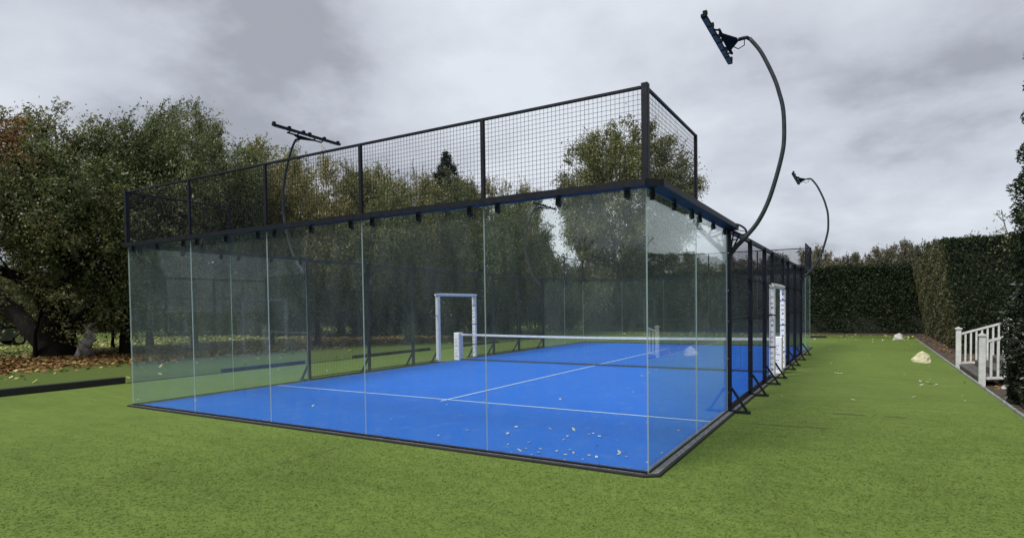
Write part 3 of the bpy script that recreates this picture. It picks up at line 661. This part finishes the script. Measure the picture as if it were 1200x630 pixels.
# yellowish trees further behind the row
tY = tree('yellowing_tree', 'x', 'tree', (0, 0, 0), 9.0, 4.2, 1.0, 300, 66000, 21, 0.12, 0.44, leafm='leafyellow', group='yellowing trees behind the row', trunk_h=1.8, trunk_r=0.22)
rows = [(tB, 10.2, 3.9, 228, 412, 108, 150, 'broad leafy tree with dark trunk behind the two leftmost glass panels', 2.1),
        (tB, 10.2, 3.9, 176, 405, 116, 130, 'tree with thin forked trunk behind the second glass panel from the left', 1.0),
        (tB, 10.2, 3.9, 318, 405, 178, 110, 'tree behind the third glass panel, just left of the left floodlight mast', 4.0),
        (tY, 9.0, 4.2, 372, 405, 178, 130, 'round-headed tree behind the third glass panel, right of the left floodlight mast', 5.2),
        (tB, 10.2, 3.9, 428, 404, 186, 130, 'tree standing exactly behind the seam of the third and fourth glass panels', 2.6),
        (tY, 9.0, 4.2, 478, 400, 197, 120, 'tree behind the fourth glass panel, left of the white doorway frame', 0.7),
        (tB, 10.2, 3.9, 560, 398, 202, 110, 'tree directly behind the far white doorway frame', 3.3),
        (tY, 9.0, 4.2, 608, 396, 214, 90, 'smaller tree between the white doorway frame and the great round tree', 5.9)]
k_ = 0
for src, bh, br_, u, v, top, wid, lab, rz in rows: put(src, bh, br_, u, v, top, wid, lab, rz)
p = ground_at(-24, 434); s_ = px_per_m(p)
ft = tree('autumn_tree', 'rust and orange autumn tree with bare top twigs at the far left edge', 'tree', (p.x, p.y, 0), 1.77 + (370 - 112) / s_, 1.35, 1.77 + (370 - 200) / s_, 110, 5200, 9, 0.10, 0.26, leafm='leafautumn', trunk_h=5.2, trunk_r=0.14, shoot=.8)
p = ground_at(-8, 418)
bt = tree('bare_tree', 'bare leafless twigs standing above the rusty tree at the far left edge', 'tree', (p.x - 3.5, p.y - 1, 0), 14.2, 2.6, 8.0, 90, 60, 10, 0.08, 0.2, leafm='leafautumn', trunk_h=7.5, trunk_r=0.16)

p = ground_at(300, 394); tY.location = (p.x, p.y, 0); s = px_per_m(p); tY.scale = (1.15, 1.15, (1.77 + (366 - 158) / s) / 9.0); tY['label'] = 'yellow-green tree behind the left floodlight head'
for u, v, top, wid, lab, rz in ((400, 392, 186, 150, 'yellow-green tree above the middle top mesh, left half', 1.2), (462, 391, 194, 130, 'yellow-green tree above the beam between the third and fourth mesh posts', 2.9), (580, 390, 206, 110, 'yellowing tree filling the gap right of the dark conifer', 4.4), (520, 390, 200, 110, 'yellow tree around the foot of the dark conifer', 0.4)):
    put(tY, 9.0, 4.2, u, v, top, wid, lab, rz)
p = ground_at(526, 390); s = px_per_m(p)
tree('conifer', 'dark pointed conifer poking above the yellow trees behind the mesh', 'tree', (p.x, p.y, 0), 1.77 + (364 - 188) / s, 3.8, 0.6, 420, 30000, 31, 0.14, 0.16, shoot=.5, leafm='leafdark', trunk_r=0.18, spire=True)
# great round tree behind the far end
tree('lime_tree', 'great round-headed tree standing beyond the far hedge behind the corner post', 'tree', (-13.6, 35.6, 0), 15.6, 5.6, 3.2, 560, 170000, 41, 0.14, 0.55, leafm='leafyellow', trunk_h=3.6, trunk_r=0.36, shoot=0.95, clump=False)
# understorey shrubs closing the view under the crowns
tS = tree('shrub', 'x', 'shrub', (0, 0, 0), 3.6, 3.4, 0.1, 200, 80000, 51, 0.11, 0.40, leafm='leafshrub', group='dark shrubs under the trees', trunk_h=0.5, trunk_r=0.08)
sh = [(120, 388, 322, 150, 'low dark shrub beyond the thin black trunk at the left'), (215, 392, 320, 130, 'dark shrub behind the second glass panel'), (290, 391, 318, 130, 'dark shrub at the seam of the second and third glass panels'), (350, 392, 305, 130, 'dark shrub below the left floodlight mast'),
      (415, 393, 300, 130, 'dark shrub left of the fourth glass seam'), (470, 392, 305, 120, 'dark shrub left of the white doorway frame'), (535, 392, 300, 120, 'dark shrub inside the view of the white doorway frame'), (595, 391, 296, 120, 'dark shrub right of the white doorway frame'),
      (650, 390, 300, 120, 'dark shrub above the left half of the net'), (60, 386, 322, 170, 'dark shrub behind the trunk of the huge tree'), (-20, 386, 322, 170, 'dark shrub behind the parked car')]
for i, (u, v, top, wid, lab) in enumerate(sh):
    if i == 0:
        p = ground_at(u, v); s = px_per_m(p); tS.location = (p.x, p.y, 0); tS.scale = (wid / 2 / s / 3.4,) * 2 + ((1.77 + (368 - top) / s) / 3.6,); tS['label'] = lab
    else: put(tS, 3.6, 3.4, u, v, top, wid, lab, i * 1.3)
# young tree and leaning stake in the leaves
tree('young_tree', 'young thin tree with pale yellow leaves between the huge tree and the first glass panel', 'tree', (*ground_at(133, 407)[:2], 0), 3.1, 0.9, 0.9, 40, 1800, 61, 0.14, 0.2, leafm='leafyellow', trunk_h=1.1, trunk_r=0.07)
p = ground_at(41, 419)
tag(MB().tube([(p.x, p.y, 0), (p.x + .12, p.y, 1.0), (p.x + .35, p.y + .2, 2.1)], [0.09, .06, .05], 8).build('leaning_post', 'bark'), 'thin dark leaning post under the huge tree at left', 'post')
# pale gnarled stump
p = ground_at(100, 418); st = root('gnarled_stump', 'pale grey gnarled dead stump with curling branches at the foot of the huge tree', 'tree stump', (p.x, p.y, 0))
b = MB(); X, Y_ = p.x, p.y
b.tube([(X - .1, Y_, -.02), (X - .05, Y_, .2), (X - .3, Y_ + .1, .5), (X - .35, Y_, .65)], [.38, .28, .2, .1], 9)
b.tube([(X, Y_, .1), (X + .15, Y_ - .05, .45), (X + .3, Y_, .8), (X + .2, Y_ + .1, 1.1), (X + .05, Y_, 1.25)], [.27, .22, .17, .13, .06], 9)
b.tube([(X + .2, Y_, .4), (X + .45, Y_, .6), (X + .55, Y_ + .1, .85), (X + .42, Y_, 1.0)], [.14, .1, .08, .03], 8)
b.tube([(X + .2, Y_ + .1, 1.1), (X + .5, Y_, 1.3), (X + .9, Y_, 1.35)], [.1, .06, .02], 7)
b.build('trunk', 'paleroot', st, smooth=True)

# woodland beyond the far hedge
tF = tree('distant_tree', 'x', 'tree', (0, 0, 0), 8.5, 4.6, 0.3, 190, 34000, 71, 0.24, 0.5, leafm='farleaf', group='distant trees beyond the far hedge', trunk_h=1.6, trunk_r=0.25)
far = [(958, 372, 284, 62, 'distant tree top behind the far floodlight mast'), (908, 372, 292, 60, 'distant tree seen over the mesh side of the court'), (860, 372, 296, 70, 'distant tree seen through the side glass at the near corner post'), (808, 372, 290, 70, 'distant tree seen through the right-hand glass'),
       (1000, 371.5, 291, 50, 'low distant tree just right of the far floodlight mast'), (1028, 371, 284, 50, 'reddish distant tree in the middle of the far hedge skyline'), (1062, 371, 277, 60, 'highest distant tree near the end of the far hedge'), (1092, 371, 276, 50, 'distant tree partly hidden by the corner of the tall right hedge'),
       (1136, 371, 270, 60, 'distant tree tips just showing over the tall right hedge'), (750, 372, 300, 80, 'distant tree low behind the corner glass edge'), (690, 373, 304, 80, 'distant tree low behind the right half of the nearest glass end panel')]
for i, (u, v, top, wid, lab) in enumerate(far):
    d = Vector(FW) + Vector(R2) * ((u - 629.743) / 684.119) - Vector(U2) * ((360 - 378.475) / 684.119); d.z = 0; d.normalize()
    D = 78 + (i * 7) % 15; p = cam_v + d * D; s = px_per_m(p); hor = 370.5 - .0125 * u; Hn = 1.77 + (hor - 9 - top) / s; Rn = wid / 2 / s
    if i == 0: tF.location = (p.x, p.y, 0); tF.scale = (Rn / 4.6, Rn / 4.6, Hn / 8.5); tF['label'] = lab
    else: copy_tree(tF, (p.x, p.y, 0), lab, i * 1.9, (Rn / 4.6, Rn / 4.6, Hn / 8.5))

# ------------------------------------------------------------------ hedges
def surf_points(quads, dens, depth, rng, bump=0.12):
    P = []; Nn = []
    for a, b_, c, d in quads:
        a, b_, c, d = map(np.array, (a, b_, c, d)); e1 = b_ - a; e2 = d - a; n_ = np.cross(e1, e2); area = np.linalg.norm(n_); n_ = n_ / area; k = int(area * dens)
        u = rng.random((k, 1)); v = rng.random((k, 1)); p = a * (1 - u) * (1 - v) + b_ * u * (1 - v) + c * u * v + d * (1 - u) * v
        lump = (np.sin(p[:, :1] * 2.1 + p[:, 2:] * 1.7) + np.sin(p[:, 1:2] * 2.7 - p[:, 2:] * 2.3) + np.sin(p[:, :1] * 5.3 + p[:, 1:2] * 4.1 + p[:, 2:] * 6.1) * .6) * bump * .4
        p = p + n_ * (lump - rng.random((k, 1)) ** 1.6 * depth + .03); P.append(p); Nn.append(np.tile(n_, (k, 1)))
    return np.vstack(P), np.vstack(Nn)
def hedge(name, label, faces, core, dens, lsize, seed, loc, matn='hedge', extra=None):
    r = root(name, label, 'hedge', loc); rng = np.random.default_rng(seed); off = np.array(loc)
    b = MB(); b.add(core, [(3, 2, 1, 0), (4, 5, 6, 7), (0, 1, 5, 4), (1, 2, 6, 5), (2, 3, 7, 6), (3, 0, 4, 7)]); b.build('inner_twigs', 'core', r)
    P, Nn = surf_points(faces, dens, 0.16, rng); V, F_ = leaf_arrays(P - off, lsize, 0.45, rng, normal=Nn)
    o = bpy.data.objects.new('foliage', mesh_np('foliage', V, F_, [M[matn]])); COL.objects.link(o); o.parent = r
    if extra:
        P, Nn = surf_points(extra[0], dens, 0.14, rng); V, F_ = leaf_arrays(P - off, lsize, 0.4, rng, normal=Nn)
        o = bpy.data.objects.new('foliage', mesh_np('foliage', V, F_, [M[extra[1]]])); COL.objects.link(o); o.parent = r; o['label'] = 'brownish sheared side'
    return r
def boxc(x0, x1, y0, y1, z1, i=0.15): return [(x0 + i, y0 + i, 0), (x1 - i, y0 + i, 0), (x1 - i, y1 - i, 0), (x0 + i, y1 - i, 0), (x0 + i, y0 + i, z1 - i), (x1 - i, y0 + i, z1 - i), (x1 - i, y1 - i, z1 - i), (x0 + i, y1 - i, z1 - i)]
hedge('clipped_hedge', 'long dark clipped hedge closing the far end behind the court', [((-16, 32.6, 0.15), (5, 32.6, 0.15), (5, 32.4, 3.86), (-16, 32.4, 3.86)), ((-16, 32.4, 3.86), (5, 32.4, 3.86), (5, 34.2, 3.9), (-16, 34.2, 3.9))],
      boxc(-16, 5, 32.5, 34.2, 3.84), 620, 0.12, 81, (-5.5, 33.3, 0))
hedge('clipped_hedge', 'tall clipped hedge on the right with browning left side, behind the white railing',
      [((4.75, 18.5, 0.1), (12, 18.6, 0.1), (12, 18.5, 3.95), (4.22, 18.4, 3.95)), ((4.22, 18.4, 3.95), (12, 18.5, 3.95), (12, 32.3, 4.0), (4.2, 32.3, 3.9))],
      [(4.95, 18.65, 0), (12, 18.65, 0), (12, 32.2, 0), (4.95, 32.2, 0), (4.4, 18.6, 3.8), (12, 18.6, 3.8), (12, 32.2, 3.8), (4.4, 32.2, 3.8)], 900, 0.085, 83, (7, 25, 0),
      extra=([((4.75, 32.3, 0.1), (4.75, 18.5, 0.1), (4.22, 18.4, 3.95), (4.2, 32.3, 3.9))], 'hedgebrown'))
# near conifers at the right edge
def conifer_mass(name, label, cat, loc, H, Rx, Ry, n, lsize, seed, shape):
    r = root(name, label, cat, loc); rng = np.random.default_rng(seed)
    z = rng.random(n) * H; a = rng.random(n) * 6.283; f_ = shape(z / H); q = rng.random(n) ** .18
    lump = 1 + .05 * np.sin(a * 5 + z * 3.1) + .05 * np.sin(a * 9 - z * 5.3) + .04 * np.sin(z * 11 + a * 3)
    P = np.stack([np.cos(a) * Rx * f_ * q * lump, np.sin(a) * Ry * f_ * q * lump, z + .05 - q * .1], 1)
    V, F_ = leaf_arrays(P, lsize, 0.3, rng, droop=.3)
    o = bpy.data.objects.new('foliage', mesh_np('foliage', V, F_, [M['hedge' if 'yew' in name else 'leafdark']])); COL.objects.link(o); o.parent = r
    b = MB(); L0 = Vector(loc); b.tube([L0 + Vector((0, 0, z_)) for z_ in (0, H * .4, H * .9)], [.12, .09, .03], 7)
    rr = random.Random(seed)
    for k in range(60):
        z_ = rr.uniform(.2, H * .9); a_ = rr.uniform(0, 6.28); f2 = float(shape(np.array([z_ / H]))[0])
        b.tube([L0 + Vector((0, 0, z_)), L0 + Vector((math.cos(a_) * Rx * f2 * .95, math.sin(a_) * Ry * f2 * .95, z_ + .15))], [.02, .006], 4)
    b.build('trunk', 'bark', r); return r
conifer_mass('conifer_shrub', 'dark bushy conifer shrub overhanging the edging at the right edge, in front of the railing', 'shrub', (4.96, 6.9, 0), 2.8, 1.15, 1.3, 60000, 0.085, 91, lambda z: np.sqrt(np.clip(1 - (z * 1.0) ** 2.5, 0, 1)) * (.75 + .25 * z))
conifer_mass('tall_yew', 'tall sheared dark evergreen rising out of frame at the right edge', 'tree', (5.97, 7.4, 0), 6.4, 1.95, 1.6, 170000, 0.085, 93, lambda z: (1.0 - .26 * z) * (.62 + .38 * np.clip(z / .38, 0, 1)))
tree('bare_shrub', 'nearly bare twiggy bush showing left of the tall evergreen above the right hedge', 'shrub', (6.2, 15.8, 0), 5.0, 1.2, 2.6, 60, 500, 95, 0.07, 0.2, trunk_h=2.4, trunk_r=0.06)

# ------------------------------------------------------------------ edging boards, stones
tag(MB().box(4.0, 4.05, -8, 27.2, -0.02, 0.06).build('edging_board', 'edgegrey', bevel=0.006), 'long pale grey timber edging along the right side of the turf', 'edging')
b = MB(); b.box(-14.18, -14.0, -9, 1.78, -0.02, 0.17); tag(b.build('edging_sleeper', 'timberblack', bevel=0.01), 'thick black sleeper lying at the left edge of the turf outside the glass', 'edging', 'black sleepers along the turf')
for y0, y1, lab in ((4.3, 7.1, 'black sleeper seen through the second and third glass panels'), (9.2, 13.4, 'black sleeper seen through the fourth glass panel left of the doorway frame'), (15.2, 18.6, 'black sleeper seen beyond the net just right of the doorway frame')):
    tag(MB().box(-14.14, -14.0, y0, y1, -0.02, 0.12).build('edging_sleeper', 'timberblack', bevel=0.01), lab, 'edging', 'black sleepers along the turf')
tag(MB().box(-0.75, 0.2, 27.24, 27.36, -0.02, 0.13).build('edging_sleeper', 'timberblack', bevel=0.01), 'short black board lying at the far end of the turf beside the far glass', 'edging', 'black sleepers along the turf')
tag(MB().box(-13.98, -13.95, 1.8, 27.2, 0.0, 0.03).build('edging_strip', 'timberblack'), 'thin black strip bounding the turf on the left behind the court', 'edging')
def rock(name, label, loc, sx, sy, sz, seed, matn, cat='stone'):
    import bmesh
    bm = bmesh.new(); bmesh.ops.create_icosphere(bm, subdivisions=3, radius=1); r = random.Random(seed); ph = [r.uniform(0, 6) for _ in range(6)]
    for v in bm.verts:
        c = v.co.copy(); k = 1 + .16 * math.sin(c.x * 3 + ph[0]) + .14 * math.sin(c.y * 4 + ph[1]) + .10 * math.sin(c.z * 5 + c.x * 3 + ph[2]) + .05 * math.sin(c.x * 11 + c.y * 9 + ph[3]) + r.uniform(-.02, .02)
        zz_ = max(c.z, -.12) ; pk = 1 - .18 * max(0, zz_); v.co = Vector((c.x * sx * k * pk, c.y * sy * k * pk, zz_ * sz * k))
    me = bpy.data.meshes.new(name); bm.to_mesh(me); bm.free(); me.materials.append(M[matn]); o = bpy.data.objects.new(name, me); COL.objects.link(o); o.location = loc
    return tag(o, label, cat)
rock('cream_stone', 'large cream coloured rough stone on the turf near the white railing', (3.36, 14.6, 0.03), .29, .23, .24, 3, 'palestone')
rock('grey_stone', 'small pale grey stone on the turf near the far hedge', (3.3, 26.6, 0.04), .27, .2, .25, 8, 'greystone')
rock('small_stone', 'tiny pale stone beside the foot of the nearer railing post', (4.4, 9.0, 0.03), .07, .06, .07, 5, 'greystone')

# ------------------------------------------------------------------ white stepped railing
for y, lab in ((9.4, 'nearer white painted timber railing beside the steps at right'), (13.0, 'farther white painted timber railing beside the steps at right')):
    r = root('stair_railing', lab, 'railing', (4.05, y, 0), 'white railings flanking the steps')
    for x, zt, zb in ((4.07, 1.10, 0), (5.05, 1.52, 0), (6.4, 1.52, 0)):
        b = MB(); b.box(x - .055, x + .055, y - .055, y + .055, zb, zt - .05); b.box(x - .075, x + .075, y - .075, y + .075, zt - .05, zt - .015); b.prism([(x - .05, zt - .015), (x + .05, zt - .015), (x, zt + .02)], 1, y - .05, y + .05)
        b.build('railing_post', 'whitepaint', r)
    MB().bar((4.12, y, 0.93), (5.0, y, 1.22), 0.06, 0.05).build('handrail', 'whitepaint', r); MB().bar((5.1, y, 1.3), (6.35, y, 1.3), 0.06, 0.05).build('handrail', 'whitepaint', r)
    MB().bar((4.12, y, 0.17), (5.0, y, 0.24), 0.045, 0.05).build('bottom_rail', 'whitepaint', r); MB().bar((5.1, y, 0.45), (6.35, y, 0.45), 0.045, 0.05).build('bottom_rail', 'whitepaint', r)
    for k in range(7):
        x = 4.22 + k * .115; MB().box(x - .02, x + .02, y - .018, y + .018, 0.19 + (x - 4.12) * .08, 0.905 + (x - 4.12) * .33).build('baluster', 'whitepaint', r)
    for k in range(10):
        x = 5.2 + k * .115; MB().box(x - .02, x + .02, y - .018, y + .018, 0.474, 1.276).build('baluster', 'whitepaint', r)
r = root('timber_steps', 'weathered dark timber steps between the two white railings', 'steps', (4.6, 11.2, 0))
for k in range(3):
    x0 = 4.08 + k * .32
    for j in range(2): MB().box(x0 + j * .155, x0 + j * .155 + .145, 9.5, 12.9, 0.10 + k * .13, 0.14 + k * .13).build('tread', 'deck', r)
    MB().box(x0 + .01, x0 + .03, 9.5, 12.9, 0.0 + k * .13, 0.098 + k * .13).build('riser', 'deck', r)
b = MB()
for j in range(9): b.box(5.05 + j * .155, 5.05 + j * .155 + .145, 9.5, 12.9, 0.38, 0.42)
b.build('landing', 'deck', r); MB().box(5.06, 6.4, 9.52, 12.88, 0.0, 0.375).build('platform_base', 'deck', r)

# ------------------------------------------------------------------ parked car at the far left
car = root('parked_car', 'dark grey car parked beyond the leaves at the left edge', 'car', (-40.5, 7.2, 0))
def carp(prof, w): return [(p[0], p[1]) for p in prof]
cb = MB(); prof = [(-2.15, .35), (-2.2, .75), (-2.05, .95), (-1.2, 1.02), (1.2, 1.0), (2.0, .85), (2.18, .6), (2.15, .32), (1.75, .26), (-1.75, .26)]
cb.prism(prof, 0, -.86, .86); cb.v = [(-40.5 + v[0], 7.2 + v[1], v[2]) for v in cb.v]; cb.build('body', 'carpaint', car, bevel=.03)
cb = MB(); cb.prism([(-1.75, 1.0), (-1.25, 1.42), (.25, 1.46), (1.15, 1.0)], 0, -.70, .70); cb.v = [(-40.5 + v[0], 7.2 + v[1], v[2]) for v in cb.v]; cb.build('window', 'darkglass', car, bevel=.03)
MB().box(-41.1, -39.9, 5.98, 7.42, 1.43, 1.49).build('roof', 'carpaint', car, bevel=.02)
for s in (-1, 1): MB().box(-40.5 + s * .87 - .01, -40.5 + s * .87 + .01, 5.6, 8.4, .98, 1.01).build('window_trim', 'chrome', car)
for s in (-1, 1):
    for yy in (-1.35, 1.35):
        w_ = MB().tube([(-40.5 + s * .68, 7.2 + yy, .32), (-40.5 + s * .88, 7.2 + yy, .32)], .32, 20).build('wheel', 'rubber', car)
        rm = MB().tube([(-40.5 + s * .881, 7.2 + yy, .32), (-40.5 + s * .895, 7.2 + yy, .32)], .2, 14).build('rim', 'chrome', car); rm.parent = w_
    MB().box(-40.5 + s * .6 - .16, -40.5 + s * .6 + .16, 9.28, 9.37, .62, .76).build('headlight', 'lamplens', car)
    MB().box(-40.5 + s * .65 - .14, -40.5 + s * .65 + .14, 4.96, 5.04, .72, .88).build('tail_light', 'redlens', car)

# ------------------------------------------------------------------ house and trees behind the photographer (mirrored in the glass)
h = root('tiled_house', 'low brick house with brown tiled roof behind the photographer', 'house', (-26, -11, 0))
MB().box(-30, -21, -14, -8, 0, 2.3).build('wall', 'brick', h)
MB().prism([(-14.5, 2.25), (-11.0, 4.25), (-7.5, 2.25), (-7.5, 2.1), (-14.5, 2.1)], 0, -30.5, -20.5).build('roof', 'tiles', h)
for x in (-29, -26, -23.5):
    w_ = MB().box(x, x + 1.3, -8.0, -7.94, .9, 2.0).build('window', 'whitepaint', h); g_ = MB().box(x + .08, x + 1.22, -7.938, -7.93, .98, 1.92).build('pane', 'darkglass', h); g_.parent = w_
for i, (u, D, Hh, Rr_) in enumerate(((60, 34, 8, 5.5), (330, 30, 9.5, 4.5), (420, 30, 11, 5.5), (510, 31, 10, 5.5), (590, 32, 8.0, 5), (680, 34, 5.0, 6), (790, 36, 4.6, 7))):
    az = R(-29.4) + math.atan((u - 630) / 684)
    copy_tree(tS, (1.96 + D * math.sin(az), 5.76 - D * math.cos(az), 0), ['dense tree left of the tiled house', 'dense tree touching the right gable of the tiled house', 'tallest dense tree behind the photographer', 'second dense tree right of the tallest one', 'dense tree directly behind the photographer', 'low bushy tree behind the photographer', 'lowest widest bush behind the photographer'][i], i * 1.1, (Rr_ / 3.4, Rr_ / 3.4, Hh / 3.6))

# ------------------------------------------------------------------ fallen leaves
def litter(name, label, P, size, matn, z=0.02, flatv=.35, seed=1):
    rng = np.random.default_rng(seed); n = len(P); a = rng.uniform(0, 6.283, n); s = size * rng.uniform(.55, 1.35, n)
    u = np.stack([np.cos(a), np.sin(a), rng.normal(size=n) * flatv], 1) * s[:, None] * .5; v = np.stack([-np.sin(a), np.cos(a), rng.normal(size=n) * flatv], 1) * s[:, None] * .33
    c = np.column_stack([P, np.full(n, z) + s * .22]); V = np.empty((n, 4, 3)); V[:, 0] = c - u; V[:, 1] = c + v - u * .1; V[:, 2] = c + u; V[:, 3] = c - v + u * .1
    V[:, :, 2] = np.maximum(V[:, :, 2], z)
    o = bpy.data.objects.new(name, mesh_np(name, V.reshape(-1, 3), np.arange(4 * n).reshape(-1, 4), [M[matn]])); COL.objects.link(o); tag(o, label, 'fallen leaves'); o['kind'] = 'stuff'; return o
rng = np.random.default_rng(5)
def band(n, x0, x1, y0, y1, den=None):
    P = np.column_stack([rng.uniform(x0, x1, n), rng.uniform(y0, y1, n)])
    if den is not None: P = P[rng.random(len(P)) < den(P[:, 0], P[:, 1])]
    return P
lump = lambda x, y: .5 + .5 * np.sin(x * 1.3 + y * .7) * np.sin(y * .9 - x * .4)
litter('brown_leaves', 'drift of orange and brown fallen leaves under the huge tree', band(110000, -33, -18.5, -12, 24, lambda x, y: np.clip(1.25 - np.abs(x + 24.3) / 4.5, 0, 1) * (.45 + .55 * lump(x, y))), .13, 'litter', .005, seed=2)
litter('yellow_leaves', 'yellow fallen leaves scattered over the grass beyond the court', np.vstack([band(20000, -42, -26, -14, 40, lambda x, y: .35 + .5 * lump(x, y)), band(16000, -34, -14.3, -14, 42, lambda x, y: np.clip(.62 - .04 * (x + 30), .06, 1) * (.3 + .7 * lump(x, y))), band(160, -14, 4, 27.4, 31.5)]), .14, 'litteryellow', .006, seed=3)
cl_ = lambda cx, cy, s, n: rng.normal(size=(n, 2)) * s + (cx, cy)
P = np.vstack([cl_(-1.45, .3, .2, 10), cl_(-1.1, .22, .2, 12), cl_(-.6, .9, .5, 14), cl_(-.35, 2.1, .3, 5), cl_(-1.48, 2.1, .4, 3), cl_(-1.3, 1.0, .5, 10), cl_(-3, 1.2, 1.0, 7), band(16, -9.5, -.3, .3, 9), band(10, -9.5, -.3, 10, 19.5)])
P = P[(P[:, 0] > -9.9) & (P[:, 0] < -.1) & (P[:, 1] > .09) & (P[:, 1] < 19.9)]
litter('pale_leaves', 'pale fallen leaves scattered on the blue court near the corner', P, .056, 'litterpale', .032, .25, seed=4)
rng = np.random.default_rng(8)
P = np.vstack([band(230, -9.9, -.1, .065, .15), band(60, -.15, -.065, .1, 8), cl_(-1.1, .1, .3, 14)]); P = P[(P[:, 1] > .065) & (P[:, 0] > -9.9) & (P[:, 0] < -.07)]
litter('debris', 'brown leaf crumbs gathered along the inside of the kerb', P, .028, 'litter', .033, .2, seed=6)
P = np.vstack([cl_(3.4, 9.3, .35, 9), cl_(3.35, 6.9, .3, 3), cl_(3.3, 24, 1.0, 8), band(40, -.5, 3.9, 6, 26.8), band(50, -1, 4, 25.5, 27.1), band(26, -13.5, -10.4, -2, 18)])
litter('turf_leaves', 'few pale yellow leaves lying on the green turf', P, .075, 'litterpale', .016, .2, seed=7)
litter('bed_leaves', 'brown leaves lying on the soil bed under the right hedge', band(1500, 4.15, 5.6, 3, 32), .07, 'litter', .012, .3, seed=9)
for o in list(bpy.data.objects):
    if 'root' in o: del o['root']
